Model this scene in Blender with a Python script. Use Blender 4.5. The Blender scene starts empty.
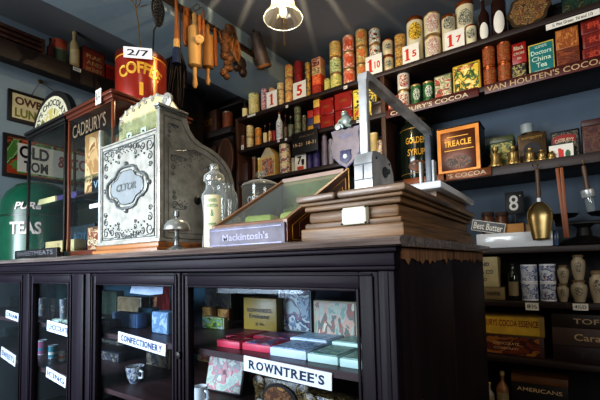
import bpy, bmesh, math, random
from mathutils import Vector, Matrix
random.seed(7)
PI = math.pi
COL = bpy.context.scene.collection

# ------------------------------------------------------------------ camera
PX, PY_ = 300.0, 242.0
V1, V2 = (-250, 276), (572, 258)
FOC = math.sqrt(-((V1[0]-PX)*(V2[0]-PX)+(V1[1]-PY_)*(V2[1]-PY_)))
def _c(v): return Vector((v[0]-PX, -(v[1]-PY_), -FOC))
AX = -_c(V1).normalized(); AY = _c(V2).normalized(); AZ = AX.cross(AY).normalized()
AY = AZ.cross(AX).normalized()
MR = Matrix((AX, AY, AZ))            # camera space -> world
CAM = Vector((0, 0, .953))
def at(x, y, **k):
    """point of the pixel's ray on a real plane X=, Y= or Z="""
    a, v = list(k.items())[0]; i = 'XYZ'.index(a)
    d = (MR @ _c((x, y))).normalized()
    return CAM + d*((v-CAM[i])/d[i])
def pr(p):
    q = MR.transposed() @ (Vector(p)-CAM)
    return (PX+FOC*q.x/-q.z, PY_-FOC*q.y/-q.z)

cd = bpy.data.cameras.new('camera'); co = bpy.data.objects.new('camera', cd); COL.objects.link(co)
cd.sensor_fit = 'HORIZONTAL'; cd.sensor_width = 36; cd.lens = FOC/600*36
cd.shift_x = 0; cd.shift_y = (PY_-200)/600; cd.clip_start = .02
m4 = MR.to_4x4(); m4.translation = CAM; co.matrix_world = m4
bpy.context.scene.camera = co

# ------------------------------------------------------------------ materials
_m = {}
def nt(name):
    m = bpy.data.materials.new(name); m.use_nodes = True
    return m, m.node_tree.nodes, m.node_tree.links, m.node_tree.nodes['Principled BSDF']
def lin(c): return tuple(((v/255)/12.92 if v/255 <= .04045 else ((v/255+.055)/1.055)**2.4) for v in c)
def col(c):
    if isinstance(c, str):
        c = c.lstrip('#'); c = tuple(int(c[i:i+2], 16) for i in (0, 2, 4))
    return lin(c)+(1,)
def M(name, c, rough=.5, metal=0., var=.25, scale=14., bump=0., stretch=None, spec=.5, emit=0, coat=0):
    if name in _m: return _m[name]
    m, N, L, P = nt(name); c = col(c)
    tc = N.new('ShaderNodeTexCoord'); mp = N.new('ShaderNodeMapping'); L.new(tc.outputs['Object'], mp.inputs[0])
    if stretch: mp.inputs['Scale'].default_value = stretch
    n = N.new('ShaderNodeTexNoise'); n.inputs['Scale'].default_value = scale; n.inputs['Detail'].default_value = 6
    L.new(mp.outputs[0], n.inputs['Vector'])
    r = N.new('ShaderNodeValToRGB'); L.new(n.outputs[0], r.inputs[0])
    r.color_ramp.elements[0].position = .3; r.color_ramp.elements[1].position = .7
    r.color_ramp.elements[0].color = tuple(v*(1-var) for v in c[:3])+(1,)
    r.color_ramp.elements[1].color = tuple(min(1, v*(1+var)) for v in c[:3])+(1,)
    L.new(r.outputs[0], P.inputs['Base Color'])
    P.inputs['Roughness'].default_value = rough; P.inputs['Metallic'].default_value = metal
    P.inputs['Specular IOR Level'].default_value = spec
    if coat: P.inputs['Coat Weight'].default_value = coat; P.inputs['Coat Roughness'].default_value = .12
    if emit: L.new(r.outputs[0], P.inputs['Emission Color']); P.inputs['Emission Strength'].default_value = emit
    if bump:
        b = N.new('ShaderNodeBump'); b.inputs['Strength'].default_value = bump; b.inputs['Distance'].default_value = .004
        L.new(n.outputs[0], b.inputs['Height']); L.new(b.outputs[0], P.inputs['Normal'])
    _m[name] = m; return m
def ART(name, cols, scale=25., rough=.4, stretch=None, detail=3., metal=0, seed=0.):
    """printed tin or paper: flat patches of several inks"""
    if name in _m: return _m[name]
    m, N, L, P = nt(name)
    tc = N.new('ShaderNodeTexCoord'); mp = N.new('ShaderNodeMapping'); L.new(tc.outputs['Object'], mp.inputs[0])
    if stretch: mp.inputs['Scale'].default_value = stretch
    mp.inputs['Location'].default_value = (seed, seed*1.7, seed*.6)
    n = N.new('ShaderNodeTexNoise'); n.inputs['Scale'].default_value = scale; n.inputs['Detail'].default_value = detail
    n.inputs['Distortion'].default_value = .8
    L.new(mp.outputs[0], n.inputs['Vector'])
    r = N.new('ShaderNodeValToRGB'); r.color_ramp.interpolation = 'CONSTANT'; L.new(n.outputs[0], r.inputs[0])
    e = r.color_ramp.elements; k = len(cols)
    e[0].position = 0; e[0].color = col(cols[0]); e[1].position = .36+.28/(k-1)*.5 if k > 1 else .5; e[1].color = col(cols[1])
    for i in range(2, k):
        q = e.new(.36+.28*(i-.5)/(k-1)); q.color = col(cols[i])
    L.new(r.outputs[0], P.inputs['Base Color'])
    P.inputs['Roughness'].default_value = rough; P.inputs['Metallic'].default_value = metal
    _m[name] = m; return m
def WOOD(name, c, rough=.4, axis='X', var=.45, scale=6., bump=.15, coat=0, spec=.5):
    s = {'H': (.5, .5, 9), 'X': (.35, 6, 6), 'Y': (6, .35, 6), 'Z': (6, 6, .35)}[axis]
    return M(name, c, rough, 0, var, scale, bump, s, spec=spec, coat=coat)
def GLASS(name, tint=(.93, .97, .96), refl=1., rough=.02, ior=1.5, pale_sheen=0.):
    if name in _m: return _m[name]
    m, N, L, P = nt(name); N.remove(P); out = N['Material Output']
    t = N.new('ShaderNodeBsdfTransparent'); t.inputs[0].default_value = tint+(1,)
    g = N.new('ShaderNodeBsdfGlossy'); g.inputs['Roughness'].default_value = rough
    lw = N.new('ShaderNodeLayerWeight'); lw.inputs[0].default_value = .5
    pw = N.new('ShaderNodeMath'); pw.operation = 'POWER'; pw.inputs[1].default_value = 3.5; L.new(lw.outputs['Facing'], pw.inputs[0])
    mu = N.new('ShaderNodeMath'); mu.operation = 'MULTIPLY_ADD'; mu.inputs[1].default_value = .75*refl; mu.inputs[2].default_value = .035*refl; mu.use_clamp = True; L.new(pw.outputs[0], mu.inputs[0])
    mx = N.new('ShaderNodeMixShader'); L.new(mu.outputs[0], mx.inputs[0]); L.new(t.outputs[0], mx.inputs[1]); L.new(g.outputs[0], mx.inputs[2])
    if pale_sheen:  # diffuse white mixed in stands in for pale reflections on the glass
        df = N.new('ShaderNodeBsdfDiffuse'); df.inputs[0].default_value = (.75, .8, .8, 1)
        pz = N.new('ShaderNodeMath'); pz.operation = 'MULTIPLY_ADD'; pz.inputs[1].default_value = pale_sheen*2.2; pz.inputs[2].default_value = pale_sheen*.5; pz.use_clamp = True; L.new(pw.outputs[0], pz.inputs[0])
        mz = N.new('ShaderNodeMixShader'); L.new(pz.outputs[0], mz.inputs[0]); L.new(mx.outputs[0], mz.inputs[1]); L.new(df.outputs[0], mz.inputs[2]); mx = mz
    L.new(mx.outputs[0], out.inputs[0]); _m[name] = m; return m

DARKW = WOOD('shelf wood', '#291912', .5)
DARKWZ = WOOD('upright wood', '#4a2f20', .5, 'Z')
COUNTER = WOOD('counter dark wood', '#171019', .5, 'Z', .6, 9, .35, spec=.16)
COUNTERX = WOOD('counter dark rail wood', '#171019', .5, 'X', .6, 9, .35, spec=.16)
ENDW = WOOD('end panel wood', '#1d1114', .45, 'Z', .5)
RAW = WOOD('raw torn wood', '#7a5a40', .7, 'Z', .5, 14)
TOPW = WOOD('worktop wood', '#70625c', .24, 'X', .6, 12, .7, coat=.7)
MAHO = WOOD('mahogany', '#5a2a18', .3, 'X', .35, coat=.4)
MAHOZ = WOOD('mahogany upright', '#6a341c', .3, 'Z', .35, coat=.4)
BLACKW = WOOD('ebonised wood', '#15110f', .35, 'X')
OAKY = WOOD('weathered oak', '#6c5238', .42, 'H', .7, 9, .6)
OAKX = WOOD('weathered oak front', '#766252', .36, 'H', .7, 9, .6, coat=.3)
PINE = WOOD('pale rolling pin wood', '#bb8f52', .45, 'Z', .25)
PINE2 = WOOD('brown handle wood', '#8a4f22', .5, 'Z', .3)
SILVER = M('tarnished nickel', '#a8a69c', .34, .28, .28, 30, .12)
SILVERD = M('dark worn nickel', '#6e7170', .35, .4, .4, 40, .2)
STEEL = M('galvanised steel', '#b4b6b6', .3, .28, .4, 16, .3)
STEELD = M('dark steel', '#4b5056', .4, .4, .3, 22)
TIN = M('bare tin', '#b08d60', .38, .6, .2, 30)
TIND = M('dull tin', '#70604c', .45, .6, .2, 30)
BRASS = M('polished brass', '#c79a45', .2, .95, .2, 18)
BRASSD = M('dull brass', '#7d6433', .35, .8, .3, 18)
COPPER = M('copper', '#a85e2e', .3, .8, .3, 12)
IRON = M('black iron', '#1b1716', .5, .3, .3, 30)
WHITE = M('white card', '#ddd8cb', .6, 0, .05, 20)
WHITEB = M('bright white card', '#e9e9ec', .55, 0, .04, 20)
CREAM = M('cream paper', '#d8c48f', .55, 0, .15, 30)
CREAMD = M('aged cream paper', '#a78d5b', .6, 0, .25, 30)
BLACK = M('black paint', '#0e0d0d', .4, 0, .2)
RED = M('red print', '#c22a14', .5, 0, .08)
REDD = M('deep red tin', '#8c1710', .35, 0, .2)
REDTIN = M('dark red japanned tin', '#78140e', .3, 0, .35, 12)
GOLD = M('gold print', '#d9a53a', .35, .3, .15)
GOLDD = M('dull gold print', '#8f6c2b', .4, .3, .2)
BLUEP = M('blue print', '#27376e', .5, 0, .2)
PURPLE = M('purple wrapper', '#433a6e', .5, 0, .35, 10, .3)
GREENT = M('green enamel', '#0d4a34', .25, 0, .3, 6)
CERAM = M('white glazed china', '#d9dde0', .18, 0, .06, 6, coat=.5)
CLEAR = GLASS('clear window glass', refl=.8)
CABG = GLASS('dusty cabinet glass', (.93, .96, .99), .6, .03)
JARG = GLASS('clear jar glass', (.9, .94, .93), 2.2, .06, 1.6, .22)
BOTB = M('brown bottle glass', '#2a130a', .08, 0, .2, coat=.6)
BOTG = M('dark green bottle glass', '#10190f', .1, 0, .2, coat=.6)
LEATH = M('dark leather', '#2b1c14', .5, 0, .4, 25, .5)
LEATHB = M('tan leather', '#85552a', .55, 0, .4, 25, .5)

# ------------------------------------------------------------------ mesh builder
class B:
    def __init__(s): s.bm = bmesh.new()
    def _xf(s, vs, mt):
        if mt is not None: bmesh.ops.transform(s.bm, matrix=mt, verts=vs)
    def box(s, x0, x1, y0, y1, z0, z1, bev=0., mt=None):
        r = bmesh.ops.create_cube(s.bm, size=1)['verts']
        for v in r: v.co = Vector(((x0+x1)/2+v.co.x*(x1-x0), (y0+y1)/2+v.co.y*(y1-y0), (z0+z1)/2+v.co.z*(z1-z0)))
        if bev:
            es = list({e for v in r for e in v.link_edges})
            q = bmesh.ops.bevel(s.bm, geom=es, offset=bev, segments=2, profile=.5, affect='EDGES')
            r = list({v for f in q['faces'] for v in f.verts} | {v for v in r if v.is_valid})
        s._xf(r, mt); return s
    def lathe(s, prof, c=(0, 0, 0), seg=24, mt=None, close=True):
        rings = []
        for r, z in prof:
            rings.append([s.bm.verts.new((c[0]+r*math.cos(2*PI*k/seg), c[1]+r*math.sin(2*PI*k/seg), c[2]+z)) for k in range(seg)])
        for a, b in zip(rings, rings[1:]):
            for k in range(seg):
                s.bm.faces.new((a[k], a[(k+1) % seg], b[(k+1) % seg], b[k]))
        if close:
            if prof[0][0] > 1e-6: s.bm.faces.new(rings[0][::-1])
            if prof[-1][0] > 1e-6: s.bm.faces.new(rings[-1])
        s._xf([v for r in rings for v in r], mt); return s
    def cyl(s, c, r, h, seg=24, mt=None): return s.lathe([(r, 0), (r, h)], c, seg, mt)
    def tube(s, pts, r, seg=8, cap=True):
        pts = [Vector(p) for p in pts]; rings = []
        rr = r if isinstance(r, (list, tuple)) else [r]*len(pts)
        up = None
        for i, p in enumerate(pts):
            t = (pts[min(i+1, len(pts)-1)]-pts[max(i-1, 0)]).normalized()
            if up is None: up = t.orthogonal().normalized()
            up = (up-t*up.dot(t))
            up = up.normalized() if up.length > 1e-6 else t.orthogonal().normalized()
            w = t.cross(up)
            rings.append([s.bm.verts.new(p+(up*math.cos(2*PI*k/seg)+w*math.sin(2*PI*k/seg))*rr[i]) for k in range(seg)])
        for a, b in zip(rings, rings[1:]):
            for k in range(seg): s.bm.faces.new((a[k], a[(k+1) % seg], b[(k+1) % seg], b[k]))
        if cap: s.bm.faces.new(rings[0][::-1]); s.bm.faces.new(rings[-1])
        return s
    def prism(s, poly, axis, a, b, mt=None):
        """polygon in the plane normal to axis, extruded from a to b (poly given in the two other coordinates, xyz order)"""
        def P(p, t):
            return {'X': (t, p[0], p[1]), 'Y': (p[0], t, p[1]), 'Z': (p[0], p[1], t)}[axis]
        va = [s.bm.verts.new(P(p, a)) for p in poly]; vb = [s.bm.verts.new(P(p, b)) for p in poly]
        s.bm.faces.new(va); s.bm.faces.new(vb[::-1]); n = len(poly)
        for i in range(n): s.bm.faces.new((va[i], vb[i], vb[(i+1) % n], va[(i+1) % n]))
        s._xf(va+vb, mt); return s
    def ball(s, c, r, sc=(1, 1, 1), seg=16, mt=None):
        q = bmesh.ops.create_uvsphere(s.bm, u_segments=seg, v_segments=max(6, seg//2), radius=r)['verts']
        for v in q: v.co = Vector((v.co.x*sc[0]+c[0], v.co.y*sc[1]+c[1], v.co.z*sc[2]+c[2]))
        s._xf(q, mt); return s
    def patch(s, r, ang, w, z0, z1, ell=True, n=14):
        """label wrapped on a cylinder of radius r, centred at angle ang (0 = towards -Y)"""
        zc, hh, out = (z0+z1)/2, (z1-z0)/2, []
        if ell: pts = [(w/2*math.cos(2*PI*k/28), zc+hh*math.sin(2*PI*k/28)) for k in range(28)]
        else: pts = [(-w/2+w*k/n, z0) for k in range(n+1)]+[(w/2-w*k/n, z1) for k in range(n+1)]
        f = lambda u, z: s.bm.verts.new((r*math.sin(u/r+ang), -r*math.cos(u/r+ang), z))
        if ell:
            c = f(0, zc); NR = 7; prev = None
            for j in range(1, NR+1):
                g = j/NR; rg = [f(p[0]*g, zc+(p[1]-zc)*g) for p in pts]
                for k in range(28):
                    if prev is None: s.bm.faces.new((c, rg[k], rg[(k+1) % 28]))
                    else: s.bm.faces.new((prev[k], rg[k], rg[(k+1) % 28], prev[(k+1) % 28]))
                prev = rg
        else:
            lo = [f(*p) for p in pts[:n+1]]; hi = [f(*p) for p in pts[n+1:]][::-1]
            for k in range(n): s.bm.faces.new((lo[k], lo[k+1], hi[k+1], hi[k]))
        return s
    def build(s, name, mat, parent=None, smooth=True, loc=(0, 0, 0), rz=0.):
        bmesh.ops.recalc_face_normals(s.bm, faces=s.bm.faces)
        me = bpy.data.meshes.new(name); s.bm.to_mesh(me); s.bm.free()
        me.materials.append(mat)
        if smooth:
            me.shade_smooth()
            try: me.set_sharp_from_angle(angle=math.radians(38))
            except Exception: pass
        o = bpy.data.objects.new(name, me); COL.objects.link(o); o.location = loc; o.rotation_euler = (0, 0, rz)
        if parent: o.parent = parent
        return o
def part(b, name, mat, parent, **k): return b.build(name, mat, parent, **k)
def tag(o, label, cat, group=None, kind=None):
    o['label'] = label; o['category'] = cat
    if group: o['group'] = group
    if kind: o['kind'] = kind
    return o
def thing(name, label, cat, loc=(0, 0, 0), rz=0., group=None, rot=None):
    o = bpy.data.objects.new(name, None); COL.objects.link(o); o.empty_display_size = .05
    o.location = loc; o.rotation_euler = rot if rot else (0, 0, rz)
    return tag(o, label, cat, group)
def struct(b, name, mat, smooth=False):
    o = b.build(name, mat, None, smooth=smooth); o['kind'] = 'structure'; return o

# text -> mesh, in the XZ plane facing -Y
_tc = {}
def text_mesh(s, bold=.0, serif=False):
    k = (s, bold, serif)
    if k in _tc: return _tc[k]
    cu = bpy.data.curves.new('t', 'FONT'); cu.body = s; cu.size = 1; cu.offset = bold; cu.extrude = .0; cu.resolution_u = 3
    cu.align_x = 'LEFT'
    o = bpy.data.objects.new('t', cu); COL.objects.link(o)
    dg = bpy.context.evaluated_depsgraph_get(); dg.update()
    me = bpy.data.meshes.new_from_object(o.evaluated_get(dg)); bpy.data.objects.remove(o); bpy.data.curves.remove(cu)
    V = [(v.co.x, v.co.y) for v in me.vertices]; F = [tuple(p.vertices) for p in me.polygons]
    bpy.data.meshes.remove(me)
    if not V: V = [(0, 0)]
    x0, x1 = min(v[0] for v in V), max(v[0] for v in V); z0, z1 = min(v[1] for v in V), max(v[1] for v in V)
    V = [((x-x0)/(x1-x0 or 1)-.5, (z-z0)/(z1-z0 or 1)-.5) for x, z in V]
    _tc[k] = (V, F); return V, F
def T(parent, s, cx, y, cz, w, h, mat, face='F', bold=.012, bend=0, arc=0, name='lettering', ang=0., slant=0.):
    """lettering fitted to w x h. face F: faces -Y at depth y; R: faces +X at x=cx (cz height, y = centre along Y);
    T: lies on top (faces +Z) at z=cz.  bend: wrapped on cylinder radius; arc: letters along a circle"""
    V, F = text_mesh(s, bold)
    vs = []
    for u, v in V:
        a, b = u*w, v*h
        a += slant*b
        if arc: R = arc+b; a, b = R*math.sin(u*w/arc), R*math.cos(u*w/arc)-arc
        if bend:
            vs.append((cx+bend*math.sin(a/bend+ang), y-bend*math.cos(a/bend+ang), cz+b))
        elif face == 'F': vs.append((cx+a, y, cz+b))
        elif face == 'R': vs.append((cx, y+a, cz+b))
        elif face == 'T': vs.append((cx+a, y+b, cz))
    me = bpy.data.meshes.new(name); me.from_pydata(vs, [], F); me.materials.append(mat)
    o = bpy.data.objects.new(name, me); COL.objects.link(o)
    if parent: o.parent = parent
    return o

SER = {'R': [(.12, 0), (.12, 1), (.92, 0)], 'O': [], 'W': [(.06, 1), (.5, 1), (.94, 1)], 'N': [(.1, 0), (.1, 1), (.9, 1)], 'T': [(.5, 0)], 'E': [(.12, 0), (.12, 1)], 'C': [], 'F': [(.14, 0), (.14, 1)], 'I': [(.5, 0), (.5, 1)],
       'Y': [(.5, 0), (.06, 1), (.94, 1)], 'A': [(.05, 0), (.95, 0)], 'L': [(.12, 0), (.12, 1)], 'S': [], "'": []}
SWD = {'W': 1.35, 'O': 1.1, 'N': 1.1, 'R': 1., 'I': .36, "'": .2, 'T': .92, 'E': .85, 'S': .75, 'C': 1., 'F': .8, 'Y': .95, 'A': 1., 'L': .85}
def TS(parent, s, cx, y, cz, w, h, mat, bold=.02, thick=None):
    """lettering with serifs, one mesh"""
    tot = sum(SWD[c] for c in s)+.16*(len(s)-1); k = w/tot; x = cx-w/2; vs, fs = [], []
    for c in s:
        wc = SWD[c]*k; V, F = text_mesh(c, bold); n0 = len(vs); hh, zc = (h*.32, cz+h*.34) if c == "'" else (h, cz)
        vs += [(x+wc*(u+.5), y, zc+v*hh) for u, v in V]; fs += [tuple(i+n0 for i in f) for f in F]
        for fx, fz in SER[c]:
            sx, sw, st = x+wc*fx, k*.20, h*.07; z0 = cz+h*(fz-.5)-(st if fz else 0)*1; n0 = len(vs)
            vs += [(sx-sw, y-.0001, z0), (sx+sw, y-.0001, z0), (sx+sw, y-.0001, z0+st), (sx-sw, y-.0001, z0+st)]; fs.append((n0, n0+1, n0+2, n0+3))
        x += wc+.16*k
    me = bpy.data.meshes.new('lettering'); me.from_pydata(vs, [], fs); me.materials.append(mat)
    o = bpy.data.objects.new('lettering', me); COL.objects.link(o); o.parent = parent; return o

# ------------------------------------------------------------------ setting
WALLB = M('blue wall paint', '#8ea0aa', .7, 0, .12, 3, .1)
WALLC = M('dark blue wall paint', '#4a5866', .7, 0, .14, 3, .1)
CEILM = M('grey blue ceiling paint', '#7d8084', .8, 0, .08, 2, .1)
FLOORM = WOOD('floorboards', '#2b1b12', .5, 'Y')
LX, BY, CZ = -2.85, 2.62, 2.55
struct(B().box(LX-.1, 2.2, -1.9, BY+.1, -.1, 0), 'floor', FLOORM)
struct(B().box(LX-.1, 2.2, -1.9, BY+.1, CZ, CZ+.1), 'ceiling', CEILM)
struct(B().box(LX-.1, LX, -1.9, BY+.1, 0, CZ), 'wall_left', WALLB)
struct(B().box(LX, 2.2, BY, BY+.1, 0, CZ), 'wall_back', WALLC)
struct(B().box(2.2, 2.3, -1.9, BY+.1, -.1, CZ+.1), 'wall_right', WALLC)
struct(B().box(-2.2, -1.76, -1.9, BY, 2.36, CZ), 'trim_1', WALLB)       # boxed beam under the ceiling
# ------------------------------------------------------------------ wall shelving
SF = 2.27                                                                # shelf front plane
S1, S2, S3L, S3R, S4, S5, S6 = 2.165, 1.90, 1.635, 1.45, 1.014, .738, .45
rack = thing('wall_shelving', 'tall dark wooden shelving along the back wall loaded with tins', 'shelving', (0, 0, 0))
def xz(px, py, Y): return at(px, py, Y=Y).x
UPX = at(384, 130, Y=SF+.01).x
XR = 1.3
for nm, x0, x1, z, t in (('shelf', -2.2, XR, S1, .03), ('shelf', -2.2, XR, S2, .03), ('shelf', -2.2, UPX, S3L, .03),
                         ('shelf', UPX, XR, S3R, .05), ('shelf', UPX, XR, S4, .03), ('shelf', UPX, XR, S5, .03), ('shelf', UPX, XR, S6, .03),
                         ('shelf', -2.2, UPX, 1.30, .03), ('shelf', UPX, XR, .14, .03), ('shelf', -2.2, UPX, .9, .03)):
    part(B().box(x0, x1, SF, BY-.002, z-t, z, .003), nm, DARKW, rack)
for x in (-2.21, UPX, XR):
    part(B().box(x-.015, x+.015, SF+.004, BY-.003, 0, S1-.031 if x == UPX else S1-.001, .002), 'upright', DARKWZ, rack)
part(B().box(-2.2, UPX, BY-.014, BY-.003, .0, S1), 'back_board', WOOD('back board wood', '#1d130e', .6, 'Z'), rack)
part(B().box(UPX+.016, XR, BY-.014, BY-.003, .0, S4-.03), 'back_board', M('dark lower backboard', '#100c0b', .6), rack)
part(B().box(UPX+.016, XR, BY-.014, BY-.003, S2, S1-.03), 'back_board', M('dark upper backboard', '#120d0b', .6), rack)
# lettered rails on the shelf edges
def rail(px0, px1, z0, z1, mat, name='lettered_rail'):
    a = at(px0, 120, Y=SF-.01).x; b = at(px1, 120, Y=SF-.01).x
    part(B().box(a, b, SF-.012, SF-.002, z0, z1, .002), name, mat, rack); return a, b
RAILR = WOOD('red brown rail', '#4a1912', .4, 'X')
RAILC = M('copper lit rail', '#7c4218', .35, .2, .3, 10)
LETC = M('faded cream letters', '#b79a72', .5, 0, .15)
LETW = M('cream letters', '#cfc0a0', .5, 0, .1)
def edge_text(s, px0, px1, zc, h, mat, bold=.01):
    a = at(px0, 130, Y=SF-.014).x; b = at(px1, 130, Y=SF-.014).x
    T(rack, s, (a+b)/2, SF-.0135, zc, b-a, h, mat, bold=bold)
a = at(389, 118, Y=SF).x
rail(386, 480, S2-.052, S2+.0, RAILR); rail(486, 640, S2-.052, S2+.0, RAILR)
edge_text("CADBURY'S COCOA", 391, 470, S2-.028, .026, LETW)
edge_text("VAN HOUTEN'S COCOA", 489, 612, S2-.027, .03, LETC)
rail(401, 444, S3R-.04, S3R, RAILC); rail(441, 489, S3R-.045, S3R, RAILC)
edge_text("'S COCOA", 446, 484, S3R-.022, .024, LETW)

# ------------------------------------------------------------------ goods helpers
YF = SF+.04                                                              # front of goods
def zat(px, py, Y=YF): return at(px, py, Y=Y).z
def cyl_place(x0, x1, yt, z, Yf=YF):
    r = .04; xc = (x0+x1)/2
    for _ in range(3):
        c = at(xc, yt+15, Y=Yf+r); L_ = at(x0, yt+15, Y=Yf+r).x; R_ = at(x1, yt+15, Y=Yf+r).x
        th = math.atan2(abs(c.x), c.y); r = (R_-L_)/2*math.cos(th)
    h = at(xc, yt, Y=Yf+r).z-z
    return c.x, Yf+r, r, h, math.atan2(-c.x, c.y)   # last: angle to face the viewer
POS3 = {1: [''], 2: ['bottom', 'top'], 3: ['bottom', 'middle', 'top'], 4: ['bottom', 'second from bottom', 'third from bottom', 'top']}
def can_at(name, label, cat, x, y, z, r, h, lab, rim=TIN, emblem=None, ang=.3, group=None, band=None, ew=1.1, eh=(.25, .8), txt=None, tmat=None):
    t = thing(name, label, cat, (x, y, z), 0, group)
    part(B().lathe([(r*.96, 0), (r, h*.015), (r, h*.06), (r*.965, h*.08), (r*.965, h*.92), (r, h*.94), (r, h*.985), (r*.95, h), (r*.93, h*.985), (0, h*.985)]), 'body', rim, t)
    part(B().lathe([(r*.985, h*.085), (r*.985, h*.915)], close=False), 'paper_label', lab, t)
    if band: part(B().lathe([(r*.99, h*band[0]), (r*.99, h*band[1])], close=False), 'label_band', band[2], t)
    if emblem: part(B().patch(r*1.0, ang, r*ew, h*eh[0], h*eh[1]), 'emblem', emblem, t)
    if txt:
        for s_, zc, hh, ww in txt: T(t, s_, 0, 0, h*zc, r*ww, h*hh, tmat or BLACK, bend=r*1.005, ang=ang)
    return t
def stack(x0, x1, yt, n, z, name, label, cat, labs, Yf=YF, group=None, **k):
    """n equal cans one on another; label has {} for the position words"""
    x, y, r, h, ang = cyl_place(x0, x1, yt, z, Yf); hh = h/n
    for i in range(n):
        lm = labs[i % len(labs)] if isinstance(labs, list) else labs
        can_at(name, label.replace('{}', POS3[n][i] if n < 5 else str(i)), cat, x+random.uniform(-.001, .001), y, z+hh*i+.0002*i, r, hh*.995, lm, ang=ang, group=group, **k)
    return x, y, r, h, ang
def box_at(name, label, cat, X0, X1, Y0, d, z0, z1, body, front=None, side=None, txt=(), tmat=BLACK, lid=True, group=None, border=.06, lidm=None, rz=0.):
    w, h = X1-X0, z1-z0
    t = thing(name, label, cat, ((X0+X1)/2, Y0+d/2, z0), rz, group)
    lh = h*.82 if lid else h
    part(B().box(-w/2, w/2, -d/2, d/2, 0, lh, min(.003, h*.08)), 'body', body, t)
    if lid: part(B().box(-w/2-.0012, w/2+.0012, -d/2-.0012, d/2+.0012, lh, h, min(.003, h*.05)), 'lid', lidm or body, t)
    yq = -d/2-.0018
    if front: part(B().box(-w*(.5-border), w*(.5-border), yq-.0004, yq+.001, h*border, h*(.8 if lid and txt == () else 1-border)), 'front_label', front, t)
    for s_, zc, hh, ww in txt: T(t, s_, 0, yq-.0012, h*zc, w*ww, h*hh, tmat)
    return t
def sbox(x0, x1, yt, z, name, label, cat, body, front=None, Yf=YF, d=.1, zt=None, **k):
    c = (x0+x1)/2; X0 = at(x0, yt+15, Y=Yf).x; X1 = at(x1, yt+15, Y=Yf).x
    zt = zt or at(c, yt, Y=Yf).z
    return box_at(name, label, cat, X0, X1, Yf, d, z, zt, body, front, **k)
def bottle(x0, x1, yt, z, label, glass, lab=CREAM, cap=TIND, Yf=YF, neck=.32, name='bottle', oval=False, shoulder=.62, lz=(.12, .5)):
    x, y, r, h, ang = cyl_place(x0, x1, yt, z, Yf)
    t = thing(name, label, 'bottle', (x, y, z))
    part(B().lathe([(r*.9, 0), (r, h*.02), (r, h*shoulder*.9), (r*.9, h*shoulder), (r*neck*1.15, h*(shoulder+.12)), (r*neck, h*(shoulder+.18)), (r*neck, h*.94), (0, h*.94)]), 'body', glass, t)
    part(B().lathe([(r*neck*1.25, h*.9), (r*neck*1.3, h*.985), (r*neck*.9, h), (0, h)]), 'stopper', cap, t)
    if oval: part(B().patch(r*1.01, ang, r*1.55, h*lz[0], h*lz[1]), 'label', lab, t)
    else: part(B().patch(r*1.01, ang, r*2.2, h*lz[0], h*lz[1], ell=False), 'label', lab, t)
    return t
def price_card(x0, x1, yt, z, big, small, label, Yf=SF+.012, digit=RED, bz=None, group=None):
    X0 = at(x0, yt+10, Y=Yf).x; X1 = at(x1, yt+10, Y=Yf).x; zt = at((x0+x1)/2, yt, Y=Yf).z; w = X1-X0; h = zt-z
    t = thing('price_card', label, 'price card', ((X0+X1)/2, Yf, z), 0, group)
    part(B().box(-w/2, w/2, 0, .003, 0, h), 'card', WHITE, t)
    def one(cx, cz, hh):
        a_ = hh*.11; part(B().prism([(cx-a_*2.1, cz-hh/2), (cx+a_*2.1, cz-hh/2), (cx+a_*2.1, cz-hh*.43), (cx+a_, cz-hh*.40), (cx+a_, cz+hh/2), (cx-a_*.3, cz+hh/2), (cx-a_*2.1, cz+hh*.36), (cx-a_*2.1, cz+hh*.30), (cx-a_, cz+hh*.33), (cx-a_, cz-hh*.40), (cx-a_*2.1, cz-hh*.43)], 'Y', -.0012, -.0002), 'numeral', digit, t)
    if small:
        if big == '1': one(-w*.2, h*.5, h*.64)
        else: T(t, big, -w*.08, -.0008, h*.62, w*.4, h*.5, digit, bold=.03, name='numeral')
        T(t, small, w*.22, -.0008, h*.47, w*(.34 if len(small) > 1 else .26), h*.36, digit, bold=.03, name='numeral')
    elif big == '1': one(0, h*.5, h*.66)
    else: T(t, big, 0, -.0008, h*.5, w*.42, h*.62, digit, bold=.03, name='numeral')
    return t

def shelf_ticket(px, py, w, s, label, Y=SF-.004, h=.02):
    p = at(px, py, Y=Y)
    t = thing('shelf_ticket', label, 'shelf ticket', (p.x, Y, p.z-h/2))
    part(B().box(-w/2, w/2, -.002, 0, 0, h), 'card', WHITE, t)
    T(t, s, 0, -.0026, h/2, w*.75, h*.5, BLACK)
    return t
# ------------------------------------------------------------------ top shelf goods (S1)
a_yel = ART('yellow printed label', ['#d8b24a', '#c98a2c', '#e3cf86', '#8c3a1c', '#d8b24a'], 60, stretch=(1, 1, 3))
a_crm = ART('cream printed label', ['#dcc78e', '#c9a45c', '#e4d6ac', '#7d5a2a'], 60, stretch=(1, 1, 3), seed=2)
a_plum = ART('plum printed label', ['#7d1a22', '#9c2630', '#5d1018', '#a8442c'], 60, stretch=(1, 1, 3), seed=4)
a_pea = ART('peach printed label', ['#e2cfc0', '#c24a38', '#d98c5c', '#a83430', '#e6d2c4', '#e2cfc0'], 42, stretch=(1, 1, 2.2), seed=5)
a_pea2 = ART('pineapple printed label', ['#c9a85c', '#c96a3c', '#8c9a4c', '#d6c284', '#b0482c'], 36, stretch=(1, 1, 2), seed=6)
a_grn = ART('green vegetable label', ['#7c8f46', '#b9b35c', '#d8c878', '#4f6a34'], 50, stretch=(1, 1, 2.5), seed=7)
a_wgr = ART('white and green label', ['#e6e2d2', '#2f6a3c', '#e9e6da', '#d06a32', '#1d3a2a'], 40, stretch=(1, 1, 2), seed=8)
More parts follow.
